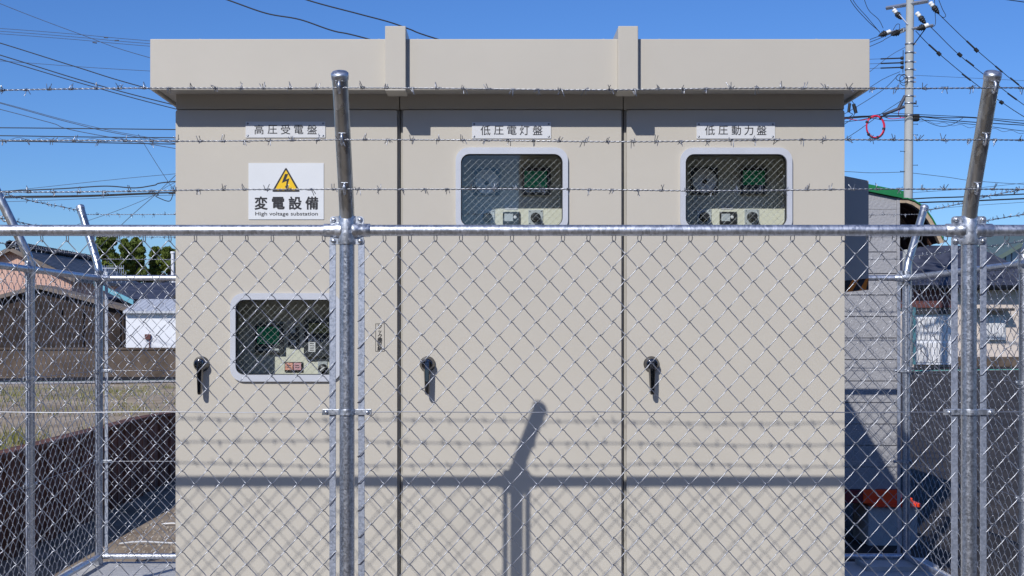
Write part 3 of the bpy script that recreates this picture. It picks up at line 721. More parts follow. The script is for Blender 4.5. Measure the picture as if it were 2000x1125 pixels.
def make_fence(label, A, B, N, mids, leanmid, own_corners, ends, nsd, per, zoff=0.):
    A = Vector(A).to_2d(); B = Vector(B).to_2d(); U = (B - A).normalized(); L = (B - A).length
    f = thing('chain_link_fence', label, 'fence', ((A.x + B.x) / 2, (A.y + B.y) / 2, 0), 'chain link fences round the cabinet')
    us = [0.] + mids + [L]
    rows = [[] for _ in LEVELS]
    for i, u in enumerate(us):
        base = A + U * u; T = frame_T(base, U, N)
        corner = i in (0, len(us) - 1); sides = [1] if i == 0 else [-1] if i == len(us) - 1 else [-1, 1]
        if not corner:
            hooks = make_post(f, base, leanmid)
        elif own_corners:
            hooks = make_post(f, base, ends[0 if i == 0 else 1])
        else:                                     # the corner post belongs to the front or back fence
            e_ = Vector((*ends[0 if i == 0 else 1], 0)).normalized(); hooks = []
            for z in LEVELS: hooks.append(Vector((base.x, base.y, z)) + e_ * (.2 * max(0, z - 1.862) / .4 + .032))
        for r_, h in zip(rows, hooks): r_.append(h)
        make_clamp(f, T, sides)
        for z in (1.219, .648): make_band(f, T, z, sides)
        for s_ in sides:
            mb = MB(T); x = .0462 * s_; mb.box(x - .0102, x + .0102, -.0027, .0027, .035, 1.772); mb.build('flat_bar', 'bar', f, bevel=.0008)
    for i in range(len(us) - 1):
        a, b_ = us[i], us[i + 1]; T = frame_T(A, U, N)
        mb = MB(T); mb.tube([(a + .03, 0, ZRAIL), (a + .3, 0, ZRAIL), (b_ - .3, 0, ZRAIL), (b_ - .03, 0, ZRAIL)], .0181, 22); mb.build('top_rail', 'rail', f)
        mb = MB(T); mb.tube([(a + .028, 0, .052), (b_ - .028, 0, .052)], .0175, 18); mb.build('bottom_rail', 'rail', f)
        netting(f, T, a + .0362, b_ - .0362, nsd, per)
        for z in (1.219, .648):
            mb = MB(T); k_ = [(a + .079 + (b_ - a - .158) * t_, .0075, z + .0035 * (1 if 0 < t_ < 1 else 0) * math.sin(t_ * 20)*.3) for t_ in np.linspace(0, 1, 30)]
            mb.tube(k_, .0016, 6); mb.build('tension_wire', 'wire', f)
    for j, r_ in enumerate(rows): barbed(f, r_, hash((round(A.x, 2), round(A.y, 2), j)) % 9999)
    return f
k17 = .172
make_fence('galvanised chain link fence in front of the cabinet with barbed wire on top', C['FL'], C['FR'], (0, -1), [2.006, 4.003], (0, -.2), True, ((-k17, -k17), (k17, -k17)), 7, 10)
make_fence('galvanised chain link fence behind the cabinet with its rail passing behind the doors', C['BL'], C['BR'], (0, 1), [2.54], (0, .2), True, ((-k17, k17), (k17, k17)), 5, 8)
make_fence('chain link fence receding beside the rusty retaining wall and dirt field', C['FL'], C['BL'], (-1, 0), [.95, 2.80], (-.2, 0), False, ((-k17, -k17), (-k17, k17)), 5, 8)
make_fence('chain link fence receding beside the dark asphalt yard', C['FR'], C['BR'], (1, 0), [.4, 2.21], (.2, 0), False, ((k17, -k17), (k17, k17)), 5, 8)
mb = MB(); mb.prism(rr(2.30, 2.74, 7.98, 8.30, .03, 4), [], .0005, .03, 0, 'xy'); tag(mb.build('footing_pad', 'concrete', bevel=.006), 'raised concrete pad under the rear right fence corner post', 'concrete pad')

# ------------------------------------------------------------------ shed behind the right rear corner
YS = 9.18
shed = thing('storage_shed', 'small grey sided shed with green roof edge behind the back fence', 'shed', (1.9, 10.4, 0))
sx0, sx1 = .9, 2.865; zt = lambda x: 2.40 + .2 * (2.865 - x)
M['siding'] = mat('shed_siding', (.33, .33, .345), .75, 0, .05, 2, .55, 55, spec=.3)
mb = MB(); zb = .357; rows_ = [zb]
zz = zb
while zz < 2.2: zz += .151; rows_.append(min(zz, 2.36))
for i in range(len(rows_) - 1):                      # lapped boards with a groove between
    mb.box(sx0, sx1 - .022, YS, YS + .03, rows_[i] + (.007 if i else 0), rows_[i + 1])
    mb.box(sx0, sx1 - .022, YS + .009, YS + .031, rows_[i] - .001, rows_[i] + .008)
mb.prism([(sx0, rows_[-1] + .002), (sx1 - .022, rows_[-1] + .002), (sx1 - .022, zt(sx1)), (sx0, zt(sx0))], [], YS, YS + .03)
mb.build('siding', 'siding', shed)
mb = MB(); mb.prism([(sx1 - .021, zb), (sx1, zb), (sx1, zt(sx1)), (sx1 - .021, zt(sx1))], [], YS - .006, YS + 2.6); mb.build('corner_trim', 'siding', shed)
mb = MB(); mb.prism([(sx0, zb), (sx1 - .03, zb), (sx1 - .03, zt(sx1)), (sx0, zt(sx0))], [], YS + .035, YS + 2.6); mb.build('shed_body', 'siding', shed)
M['green_roof'] = mat('green_roof_sheet', (.012, .17, .055), .4, 0, .1, 6)
mb = MB(); xo = sx1 + .02
mb.prism([(sx0 - .05, zt(sx0 - .05) - .0), (xo, zt(xo)), (xo, zt(xo) + .05), (sx0 - .05, zt(sx0 - .05) + .05)], [], YS - .03, YS + 2.7); mb.build('roof', 'green_roof', shed, bevel=.003)
M['red_in_shade'] = mat('shaded_red_beam', (.16, .012, .02), .5, 0, .15, 3)  # shade on the left stretch of the red beam, put into its colour
M['red_orange'] = mat('red_orange_beam', (1.0, .05, .010), .45, 0, .08, 3, col2=(1.0, .12, .012))
mb = MB(); mb.box(sx0, 2.60, YS - .03, YS + 2.6, .262, .352); mb.build('base_beam', 'red_in_shade', shed, bevel=.004)
mb = MB(); mb.box(2.601, 2.864, YS - .035, YS + 2.6, .262, .354); mb.box(2.66, 3.0, YS - .05, YS + .4, .236, .2615); mb.box(2.865, 2.94, YS - .05, YS + .3, .262, .30); mb.build('end_beam', 'red_orange', shed, bevel=.003)
for q in ((2.64, 2.985, YS - .02, YS + .38, -.05, .2355), (1.0, 1.5, YS, YS + .4, -.05, .2615), (2.3, 2.8, YS + 2.1, YS + 2.5, -.05, .2615)):
    mb = MB(); mb.box(*q); mb.build('foundation_block', 'concrete', shed, bevel=.008)
# curved awning on the shed's flank
aw = [(1757, 386), (1772, 386.5), (1786, 391), (1800, 400), (1811, 412), (1821, 426), (1831, 444), (1839, 459), (1845, 472)]
YA = 9.42; ap = [((x - CX) * YA / F, EYE + (CY - y) * YA / F) for x, y in aw]
ap[0] = (2.868, ap[0][1])
def offset(poly, d):
    out = []
    for i, p in enumerate(poly):
        a = Vector(poly[max(0, i - 1)]); b_ = Vector(poly[min(len(poly) - 1, i + 1)]); t_ = (b_ - a).normalized(); out.append((p[0] + t_.y * d, p[1] - t_.x * d))
    return out
M['awning_wood'] = striped('awning_underside', (.055, .025, .02), 'Y', .16, .6, (.10, .05, .035), .7)
M['awning_rim'] = mat('awning_rim', (.40, .31, .22), .8, 0, .2, 20, .4, 80)
awn = thing('curved_awning', 'curved awning with green edge and brown ribbed underside beside the grey shed', 'awning', (3.05, 10.2, 2.2))
inn = offset(ap, .008); inn2 = offset(ap, .036)
mb = MB(); mb.prism(ap + inn[::-1], [], YA - .012, 11.2); mb.build('roof_sheet', 'green_roof', awn)
mb = MB(); mb.prism(offset(ap, .0085) + inn2[::-1], [], YA, YA + .05); mb.build('end_rim', 'awning_rim', awn)
mb = MB(); mb.prism(offset(ap, .0085) + offset(ap, .016)[::-1], [], YA + .051, 11.2); mb.build('underside', 'awning_wood', awn)
for yy in (9.62, 9.78, 9.94, 10.12, 10.3, 10.6, 10.9):
    mb = MB(); mb.prism(offset(ap, .0165) + offset(ap, .036)[::-1], [], yy, yy + .045); mb.build('rib', 'awning_rim' if yy in (9.94,) else 'awning_wood', awn)

# ------------------------------------------------------------------ houses, far left
M['tile'] = striped('dark_roof_tile', (.055, .055, .062), 'X', .28, .8, (.10, .10, .115), .5, False, .3, 3)
M['tile_rows'] = striped('grey_roof_tile_rows', (.035, .04, .062), 'Z', .12, .9, (.07, .075, .105), .45, True, .3, 2)
M['pinkwall'] = striped('pink_corrugated_wall', (.60, .36, .28), 'X', .12, .35, (.66, .42, .33), .7, False, .06, 1)
M['brownwood'] = striped('dark_weathered_boards', (.018, .012, .010), 'X', .22, .5, (.045, .030, .024), .85, True, .4, 3)
M['oldroof'] = mat('weathered_roof_board', (.17, .14, .12), .9, 0, .35, 3, .5, 12)
M['whitewall'] = mat('white_siding', (.74, .75, .78), .7, 0, .04, 1)
M['greywall'] = mat('pale_grey_wall', (.45, .47, .50), .8, 0, .06, 1)
M['teal'] = mat('pale_blue_fascia', (.14, .38, .47), .5, 0, .1, 2)
M['lightroof'] = striped('light_grey_sheet_roof', (.48, .50, .54), 'X', .3, .3, (.54, .56, .60), .5, False, .06, 1)
M['creamwall'] = mat('cream_wall', (.62, .53, .46), .8, 0, .05, .8, .2, 30)
M['redbrown'] = mat('red_brown_boards', (.12, .04, .035), .7, 0, .2, 3)
M['curtain'] = striped('white_curtain', (.64, .63, .63), 'X', .25, .5, (.76, .75, .74), .8, False, .08, 1)
M['darkglass'] = mat('dark_window', (.03, .035, .045), .12, 0, .1, 1)
M['slate_eave'] = mat('dark_eave', (.03, .03, .032), .7, 0, .1, 2)
M['greeneave'] = mat('green_grey_gutter', (.10, .14, .12), .5, 0, .1, 2)
M['blueglass'] = mat('blue_grey_window', (.30, .42, .50), .2, 0, .12, .6)

def gable(root, Y, apex, right, depth, wallm, roofm, thick=.16, over=.25, left=None, z_base=-.05):
    """house end facing the camera: gable wall, two roof planes, ridge going away along +Y"""
    ax, _, az = P(*apex, Y); rx, _, rz = P(*right, Y); lx = 2 * ax - rx if left is None else left
    sl = (az - rz) / (rx - ax); o = over
    w_ = MB(); w_.prism([(lx + .3, z_base), (rx - .3, z_base), (rx - .3, az - sl * (rx - .3 - ax) - thick), (ax, az - thick), (lx + .3, az - sl * (ax - lx - .3) - thick)], [], Y + o, Y + depth - o)
    w_.build('wall', wallm, root)
    r_ = MB()
    for s_ in (1, -1):
        ex = rx if s_ == 1 else lx; ez = az - sl * abs(ex - ax)
        r_.prism([(ax, az), (ex, ez), (ex, ez - thick), (ax, az - thick)], [], Y, Y + depth)
    return r_.build('roof', roofm, root), ax, az, sl

YK = 46.
h = thing('pink_house', 'pink walled house with a dark tiled gable roof beyond the field', 'house', (-16, YK + 4, 0))
rf, ax, az, sl_ = gable(h, YK, (20, 481), (152, 545), 9.5, 'pinkwall', 'tile', .12)
mb = MB(); mb.tube([(ax, YK - .1, az + .05), (ax, YK + 9.5, az + .05)], .13, 8)
for k in range(36): mb.lathe((ax, YK - .05 + k * .265, az + .05), (0, 1, 0), [(-.05, .11), (0, .17), (.05, .11)], 8)
mb.build('ridge_tile', 'tile', rf)
mb = MB()
for s_ in (1, -1):
    ex = ax + s_ * 2.3; mb.prism([(ax, az - .02), (ex, az - sl_ * 2.3 - .02), (ex, az - sl_ * 2.3 - .17), (ax, az - .17)], [], YK - .06, YK - .01)
mb.build('verge_board', 'oldroof', rf)

h = thing('wooden_barn', 'low dark wooden barn with weathered gable roof behind the block wall', 'barn', (-13.9, 44, 0))
rf, ax, az, sl_ = gable(h, 43.2, (74, 556), (255, 603), 1.7, 'brownwood', 'oldroof', .13)
mb = MB(); ZW = EYE
for px in (28, 62, 118, 160, 205, 232):
    x = P(px, 600, 43.4)[0]; mb.box(x - .05, x + .05, 43.38, 43.44, 0, 2.15)
mb.build('wall_post', 'brownwood', h)
mb = MB(); x = P(70, 0, 43.4)[0]; mb.box(x - 1.2, x + 1.5, 43.36, 43.375, .1, 1.9); mb.build('barn_door', 'brownwood', h)

h = thing('tiled_house', 'low grey tiled house with pale blue verge board behind the wooden barn', 'house', (-12, 46, 0))
mb = MB(); xa, xb = P(196, 0, 45)[0], P(322, 0, 45)[0]
mb.add([(xa, 45, P(0, 584, 45)[2]), (xb + .2, 45, P(0, 584, 45)[2]), (xb, 48, P(0, 552, 48)[2]), (xa, 48, P(0, 552, 48)[2]), (xa, 51, P(0, 584, 45)[2]), (xb, 51, P(0, 584, 45)[2])],
       [(0, 1, 2, 3), (3, 2, 5, 4)]); rf = mb.build('roof', 'tile_rows', h)
sm = rf.modifiers.new("thickness", 'SOLIDIFY'); sm.thickness = .12
mb = MB(); mb.box(xa + .2, xb - .2, 45.4, 50.6, -.05, P(0, 586, 45)[2]); mb.build('wall', 'greywall', h)
mb = MB(); p0 = P(183, 549, 44.6); p1 = P(260, 586, 44.6)
mb.prism([(p0[0], p0[2]), (p1[0], p1[2]), (p1[0], p1[2] - .16), (p0[0], p0[2] - .16)], [], 44.6, 44.7); mb.build('verge_board', 'teal', h)
mb = MB(); ta = P(206, 553, 47); mb.cyl(ta, (ta[0], 47, P(0, 524, 47)[2]), .03, None, 6)
zc = P(0, 524, 47)[2]; mb.cyl((ta[0] - .25, 47, zc), (ta[0] + .65, 47, zc), .018, None, 5)
for k in range(13): mb.cyl((ta[0] - .25 + k * .075, 47, zc - .17), (ta[0] - .25 + k * .075, 47, zc + .11), .012, None, 4)
for k in range(4): mb.cyl((ta[0] + .25 + k * .16, 47.0, zc - .52), (ta[0] + .25 + k * .16, 47, zc - .12), .014, None, 4)
mb.cyl((ta[0], 47, zc - .3), (ta[0] + .8, 47, zc - .3), .018, None, 5)
mb.build('tv_antenna', 'bar', h)

h = thing('white_outbuilding', 'white walled outbuilding with pale grey roof behind the block wall', 'outbuilding', (-10.5, 44, 0))
x0 = P(246, 0, 41.3)[0]; mb = MB(); mb.box(x0, -7.2, 41.3, 44.6, -.05, P(0, 607, 41.3)[2]); mb.build('wall', 'whitewall', h)
mb = MB(); x1 = P(240, 0, 41.1)[0]; z0, z1 = P(0, 607.5, 41.1)[2], P(0, 584, 43.2)[2]
mb.prism([(41.1, z0), (43.2, z1), (45, z0), (45, z0 - .07), (43.2, z1 - .07), (41.1, z0 - .07)], [], x1, -7, 0, 'yz'); mb.build('roof', 'lightroof', h)
mb = MB(); q = P(289, 659, 41.25); mb.box(q[0] - .09, q[0] + .08, 41.2, 41.29, q[2] - .06, q[2] + .1); mb.cyl((q[0] + .05, 41.25, q[2] - .5), (q[0] + .05, 41.25, q[2] - .06), .02, None, 6); mb.build('meter_box', 'redbrown', h)

h = thing('grey_house', 'pale grey building with a white vent pipe partly hidden by the cabinet', 'house', (-11, 55, 0))
xa = P(306, 0, 54)[0]; mb = MB(); mb.prism([(xa, -.05), (-8, -.05), (-8, P(0, 541, 54)[2]), (xa + .8, P(0, 541, 54)[2]), (xa, P(0, 553, 54)[2])], [], 54, 58); mb.build('wall', 'greywall', h)
mb = MB(); p0 = P(303, 554, 53.8); p1 = P(345, 528, 53.8); mb.prism([(p0[0], p0[2]), (p1[0], p1[2]), (-8, p1[2]), (-8, p1[2] - .12), (p1[0], p1[2] - .12), (p0[0], p0[2] - .12)], [], 53.8, 58.2); mb.build('roof', 'tile', h)
mb = MB(); q = P(337.5, 585, 53.6); mb.cyl((q[0], 53.6, q[2]), (q[0], 53.6, P(0, 494, 53.6)[2]), .07, None, 10); mb.lathe((q[0], 53.6, P(0, 494, 53.6)[2]), (0, 0, 1), [(-.05, .07), (-.02, .10), (.05, .10), (.06, .06)], 10); mb.build('vent_pipe', 'whitewall', h)

h = thing('block_wall', 'low stained concrete wall along the far side of the road', 'wall', (-12, 40.5, 0))
mb = MB(); mb.box(-22, -4, 40.35, 40.55, -.05, P(0, 683, 40.35)[2]); mb.build('wall', 'block', h)
mb = MB(); zc = P(0, 683, 40.35)[2]; mb.box(-22, -4, 40.31, 40.59, zc + .001, zc + .06); mb.build('coping', 'block', h)

# ------------------------------------------------------------------ houses, far right
h = thing('tiled_roof_house', 'cream house with a wide dark tiled hip roof beyond the yard', 'house', (18.5, 55, 0))
ze = P(0, 557, 50)[2]; zr = P(0, 479.5, 54)[2]; xl = P(1700, 0, 50)[0]; xrr = P(1905, 0, 54)[0]; xe = P(2062, 0, 50)[0]
mb = MB(); mb.add([(xl, 50, ze), (xe, 50, ze), (xrr, 54, zr), (xl, 54, zr), (xl, 58, ze), (xe, 58, ze)], [(0, 1, 2, 3), (3, 2, 5, 4), (1, 5, 2)])
rf = mb.build('roof', 'tile_rows', h); sm = rf.modifiers.new("thickness", 'SOLIDIFY'); sm.thickness = .14
mb = MB(); mb.box(xl + .3, xe - .25, 50.8, 57.2, -.05, ze + .1); mb.build('wall', 'creamwall', h)
def wpart(nm, x0, x1, y0, y1, Y, d, m, parent=h):
    mb = MB(); a = P(x0, y1, Y); b_ = P(x1, y0, Y); mb.box(a[0], b_[0], Y, Y + d, a[2], b_[2]); return mb.build(nm, m, parent)
wpart('eave_board', 1700, 2062, 553, 566, 50.35, .1, 'slate_eave')
wpart('upper_boards', 1745, 1868, 566, 601, 50.62, .1, 'redbrown')
wf = wpart('window', 1788, 1858, 612, 712, 50.55, .2, 'whitewall')
wpart('curtain', 1791, 1822, 622, 664, 50.52, .02, 'curtain', wf); wpart('curtain', 1825, 1855, 622, 664, 50.52, .02, 'curtain', wf)
wpart('curtain', 1791, 1822, 670, 708, 50.52, .02, 'curtain', wf); wpart('curtain', 1825, 1855, 670, 708, 50.52, .02, 'curtain', wf)
wpart('shutter_case', 1786, 1860, 603, 613, 50.4, .3, 'slate_eave')
wf = wpart('window', 1920, 1964, 615, 664, 50.62, .1, 'greywall'); wpart('pane', 1924, 1960, 620, 659, 50.59, .02, 'curtain', wf)
wpart('canopy', 1910, 1982, 602, 607, 50.0, .75, 'slate_eave')
M['teal_pipe'] = mat('teal_downpipe', (.06, .17, .20), .5, 0, .1, 2); wpart('downpipe', 1783, 1788.5, 600, 712, 50.3, .1, 'teal_pipe')
wpart('base_course', 1862, 2050, 697, 716, 50.66, .1, 'block')
h = thing('grey_gabled_house', 'taller house with dark green gutter and blue windows at the right edge', 'house', (27, 66, 0))
p0 = P(1918, 519, 62); p1 = P(2080, 424, 62)
mb = MB(); mb.prism([(p0[0], p0[2]), (p1[0], p1[2]), (p1[0] + 4, p0[2]), (p1[0] + 4, p0[2] - .22), (p1[0], p1[2] - .22), (p0[0], p0[2] - .22)], [], 62, 70); mb.build('roof', 'greeneave', h)
mb = MB(); mb.prism([(p0[0] + .4, -.05), (p1[0] + 3.6, -.05), (p1[0] + 3.6, p0[2] - .03), (p1[0], p1[2] - .24), (p0[0] + .4, p0[2] - .03)], [], 62.6, 69.4); mb.build('wall', 'greywall', h)
for a, b_, c in ((1942, 1950, 503), (1953, 1962, 496), (1965, 1974, 490), (1977, 1988, 486)): wpart('window', a, b_, c, 512, 62.5, .12, 'blueglass', h)

h = thing('brown_house', 'dark brown boarded house across the lane, mirrored in the cabinet windows', 'house', (11, -14, 0))
M['facing_boards'] = striped('brown_boards', (.085, .055, .035), 'X', .2, .4, (.14, .095, .06), .8, True, .2, 2)
mb = MB(); mb.box(.62, 22, -19, -11, -.05, 5.2); mb.build('wall', 'facing_boards', h)
mb = MB(); mb.prism([(-10.2, 5.0), (-15, 7.0), (-19.8, 5.0), (-19.8, 5.15), (-15, 7.16), (-10.2, 5.15)], [], .95, 22.5, 0, 'yz'); mb.build('roof', 'tile', h)
for x in (3, 8, 13): mb = MB(); mb.box(x, x + 1.7, -10.99, -10.93, 1.0, 2.3); mb.build('window', 'darkglass', h)
h = thing('unseen_sky_blocker', 'unseen dark block behind the camera, added to cut low sky light', 'light blocker', (-11, -16, 0))  # unseen building-shaped block, added to dim blue sky light and neutralise shadows
mb = MB(); mb.box(-26, -2.2, -22, -13, -.05, 6.2); mb.build('wall', 'facing_boards', h)
mb = MB(); mb.prism([(-12.4, 6.0), (-17.5, 8.2), (-22.6, 6.0), (-22.6, 6.2), (-17.5, 8.4), (-12.4, 6.2)], [], -26.5, -1.7, 0, 'yz'); mb.build('roof', 'tile', h)
for x in (-20, -12, -6): mb = MB(); mb.box(x, x + 2.2, -12.99, -12.92, 0, 2.6); mb.build('door', 'slate_eave', h)
# ------------------------------------------------------------------ trees beyond the houses
LEAF = mat('cedar_foliage', (.016, .040, .008), .65, 0, .4, .6, col2=(.15, .185, .03), spec=.25)
BARK = mat('bark', (.06, .045, .035), .9, 0, .3, 5)
def tree(px, ptop, pbase, halfw, Y, label, kind=0):
    x, _, zt_ = P(px, ptop, Y); zb_ = -.05; hw_ = 1.06 * halfw * Y / F; zc0 = P(px, pbase, Y)[2]
    t = thing('cedar_tree', label, 'tree', (x, Y, 0), 'trees behind the houses')
    mb = MB(); mb.tube([(x, Y, zb_), (x + .1, Y, zt_ * .5), (x, Y, zt_ * .93)], [.32, .22, .05], 8)
    clumps = []
    for k in range(64):
        f_ = random.random() ** .8; z = zc0 + (zt_ - zc0) * f_
        prof = (1 - f_) ** .55 if kind == 0 else math.sin(math.pi * min(1, .18 + .82 * f_)) ** .6
        rad = hw_ * prof * random.uniform(.35, 1.0); a = random.random() * 6.28
        c = (x + rad * math.cos(a), Y + rad * math.sin(a), z); clumps.append((c, hw_ * random.choice((.12, .2, .26, .34, .42)) * random.uniform(.8, 1.1)))
        mb.tube([(x, Y, z - rad * .4), ((x + c[0]) / 2, (Y + c[1]) / 2, z - rad * .15), c], [.06, .04, .015], 4)
    clumps.append(((x, Y, zt_ - hw_ * .12), hw_ * .16))
    mb.build('trunk', BARK, t)
    mb = MB(); V = []; Fs = []; n = 0
    for c, r in clumps:
        for _ in range(90 if r < hw_ * .3 else 190):
            d = rng.standard_normal(3); d /= np.linalg.norm(d); p = np.array(c) + d * r * (rng.random() ** .45) * np.array([1, 1, .75])
            u = rng.standard_normal(3); u -= d * u.dot(d) * .6; u /= np.linalg.norm(u); w_ = np.cross(u, rng.standard_normal(3)); w_ /= np.linalg.norm(w_)
            s_ = .07 + .13 * rng.random()
            V += [p - u * s_, p + w_ * s_ * .5, p + u * s_, p - w_ * s_ * .5]; Fs.append((n, n + 1, n + 2, n + 3)); n += 4
    mb.add(V, Fs); mb.build('crown', LEAF, t)
tree(208, 452, 560, 31, 88, 'broad dark evergreen, the leftmost and largest beyond the roofs')
tree(243, 471, 560, 18, 94, 'dark narrow evergreen between the two largest trees')
tree(266, 467, 560, 24, 90, 'pointed evergreen beside the largest tree, lit on its left')
tree(303, 485, 560, 19, 92, 'small pointed evergreen, second from the cabinet edge')
tree(329, 484, 560, 20, 90, 'small round topped evergreen next to the white vent pipe', 1)
tree(352, 487, 560, 18, 93, 'small evergreen half hidden behind the cabinet corner', 1)

# ------------------------------------------------------------------ utility pole and its cables
YP = 42.0; SP = F / YP
up = thing('utility_pole', 'tall grey concrete utility pole with crossarms beyond the shed', 'utility pole', (P(1776, 0, YP)[0], YP, 0))
pxb = lambda y: 1773.5 + (400 - y) * .0098
mb = MB(); prof = [(720, 9.9), (400, 8.9), (140, 7.9), (0, 7.35), (-120, 6.9)]
mb.tube([P(pxb(y), y, YP) for y, _ in prof], [r / SP for _, r in prof], 20); shaft = mb.build('pole_shaft', 'concrete_pole', up)
mb = MB()
for y in (86, 103, 121, 136, 152, 160, 188, 202, 226):
    q = P(pxb(y), y, YP); mb.lathe(q, (0, 0, 1), [(-.02, .137), (-.02, .15), (.02, .15), (.02, .137)], 18)
    mb.box(q[0] + .13, q[0] + .21, YP - .03, YP + .03, q[2] - .025, q[2] + .025)
mb.build('pole_strap', 'clamp', up)
for y, s_ in ((243, 1), (264, 1), (296, -1), (323, 1), (335, -1), (208, 1)):
    q = P(pxb(y), y, YP); mb = MB(); mb.cyl((q[0] + s_ * .12, YP - .05, q[2]), (q[0] + s_ * .27, YP - .05, q[2]), .009, None, 6); mb.cyl((q[0] + s_ * .27, YP - .05, q[2] - .02), (q[0] + s_ * .27, YP - .05, q[2] + .02), .009, None, 6); mb.build('step_bolt', 'cable', up)
def beam(nm, a, b_, r, m, parent=up, sq=True):
    mb = MB(); mb.tube([a, b_], r, 4 if sq else 8, 0, True, False, not sq); return mb.build(nm, m, parent)
arm1 = beam('crossarm', P(1731, 16, 42.5), P(1813, 2, 41.55), .065, 'bar')
arm2 = beam('crossarm', P(1722, 66, 42.5), P(1823, 49.5, 41.5), .05, 'bar')
beam('arm_brace', P(1744, 14, 42.3), P(1773, 48, 41.9), .02, 'bar'); beam('arm_brace', P(1809, 54, 41.7), P(1783, 89, 41.9), .016, 'cable')
def insulator(a, b_, Y, parent=up):
    """white porcelain knob, then a black stepped cover"""
    p0 = Vector(P(*a, Y)); p1 = Vector(P(*b_, Y)); d = (p1 - p0); L = d.length
    mb = MB(); mb.lathe(p0, d, [(0, .04), (.02, .07), (L * .12, .08), (L * .2, .055), (L * .24, .075), (L * .34, .07), (L * .36, .04)], 12, 0)
    mb.lathe(p0, d, [(L * .36, .05), (L * .42, .085), (L * .50, .09), (L * .52, .115), (L * .56, .08), (L * .64, .085), (L * .66, .105), (L * .70, .07), (L * .8, .062), (L * .82, .075), (L * .86, .05), (L, .025)], 12, 1)
    mb.build('insulator', ['porcelain', 'cable'], parent)
insulator((1745, 18), (1761, 38), 42.2); insulator((1790, 24), (1808, 47), 41.8); insulator((1816, 4), (1834, 27), 41.5)
insulator((1740, 61), (1716, 70), 42.3); insulator((1766, 58), (1740, 69), 42.1); insulator((1814, 48), (1790, 58), 41.6)
mb = MB(); q0 = P(1764, 100, YP); 
for y in (115, 124, 133):
    mb.cyl(P(1720, y, YP), P(1762, y - 1.5, YP), .022, None, 6); mb.lathe(P(1762, y - 1.5, YP), (0, 0, 1), [(-.05, .03), (-.04, .055), (.04, .055), (.05, .03)], 8)
mb.cyl(P(1764, 98, YP), P(1763.5, 142, YP), .012, None, 5); mb.build('secondary_rack', 'cable', up)
mb = MB(); mb.cyl(P(1725, 224, YP), P(1766, 208, YP), .05, None, 6); mb.cyl(P(1755, 212, YP), P(1768, 187, YP), .055, None, 6); mb.build('side_bracket', 'cable_grey', up)
mb = MB(); q = P(1789, 230, YP); mb.box(q[0] - .1, q[0] + .09, YP - .1, YP + .1, q[2] - .11, q[2] + .11); mb.build('junction_box', 'cable', up, bevel=.02)
mb = MB(); q = P(1788, 202, YP); mb.box(q[0] - .08, q[0] + .02, YP - .03, YP + .03, q[2] - .02, q[2] + .02); mb.cyl((q[0] + .02, YP, q[2] - .03), (q[0] + .02, YP, q[2] + .09), .02, None, 6); mb.build('hook_bracket', 'cable_grey', up)
mb = MB()
for k, (a, b_, s_) in enumerate(((1763, 145, 22), (1765, 146, 16), (1760, 146, 12))):
    pts = [P(a - 8 * math.sin(t_) - (k - 1) * 2, b_ + s_ * (1 - math.cos(t_)) * .5, YP - .15) for t_ in np.linspace(0, 6.28, 16)]; mb.tube(pts, .010, 5, 0, True)
mb.build('jumper_loop', 'cable', up)

def cable(pts, Y, wpx, label, m='cable', Y2=None, extra=None, sleeves=()):
    Y2 = Y if Y2 is None else Y2; n = len(pts); P3 = []
    for i, (x, y) in enumerate(pts): P3.append(Vector(P(x, y, Y + (Y2 - Y) * (i / (n - 1)))))
    out = []                                     # Catmull-Rom through the points
    for i in range(n - 1):
        p0 = P3[i - 1] if i else P3[0] * 2 - P3[1]; p1, p2 = P3[i], P3[i + 1]; p3 = P3[i + 2] if i + 2 < n else P3[-1] * 2 - P3[-2]
        for t_ in np.linspace(0, 1, 9)[:-1]:
            out.append(.5 * ((2 * p1) + (p2 - p0) * t_ + (2 * p0 - 5 * p1 + 4 * p2 - p3) * t_ ** 2 + (3 * p1 - p0 - 3 * p2 + p3) * t_ ** 3))
    out.append(P3[-1]); r = wpx * .5 * Y / F
    mb = MB(); mb.tube([tuple(p) for p in out], r, 6)
    for a, b_, k_ in sleeves:
        mb.tube([P(*a, Y - .0), P(*b_, Y)], r * k_, 6)
    return tag(mb.build('overhead_cable', m), label, 'cable', 'overhead cables')
c1 = 'cable_grey'
cable([(-160, -62), (0, 7), (160, 68), (290, 112), (700, 220)], 30, 1.1, 'thin cable falling steeply from the upper left corner of the sky', c1)
for dy, nm, sx in ((0, 'upper', 207), (5.5, 'middle', 228), (10.5, 'lower', 185)):
    cable([(-200, 43 + dy), (0, 55.5 + dy), (150, 67 + dy), (290, 79.5 + dy), (700, 110 + dy)], 36, .95, nm + ' of three parallel thin wires high beside the cabinet roof', c1, sleeves=[((sx - 4, 73 + dy - (207 - sx) * -.04 * -1), (sx + 4, 73.5 + dy), 2.6)])
cable([(-200, 24), (0, 84), (150, 131), (290, 173), (700, 280)], 22, 1.9, 'thick black cable ending at the cabinet roof corner, uppermost of the sloping three')
cable([(-200, 49), (0, 107.5), (170, 160), (340, 205), (700, 290)], 22, 1.9, 'thick black cable, middle of the three sloping behind the top barbed wire')
cable([(-200, 59), (0, 115.5), (170, 166), (340, 212), (700, 300)], 22.4, 1.7, 'thick black cable, lowest of the three sloping behind the top barbed wire')
cable([(-200, 107), (0, 119), (150, 130), (290, 138.5), (700, 160)], 40, .9, 'faint thin wire crossing the three thick sloping cables', c1)
cable([(-200, 150), (0, 200), (150, 240), (300, 270), (700, 330)], 34, 1.0, 'thin wire, uppermost of three sagging toward the second barbed wire', c1)
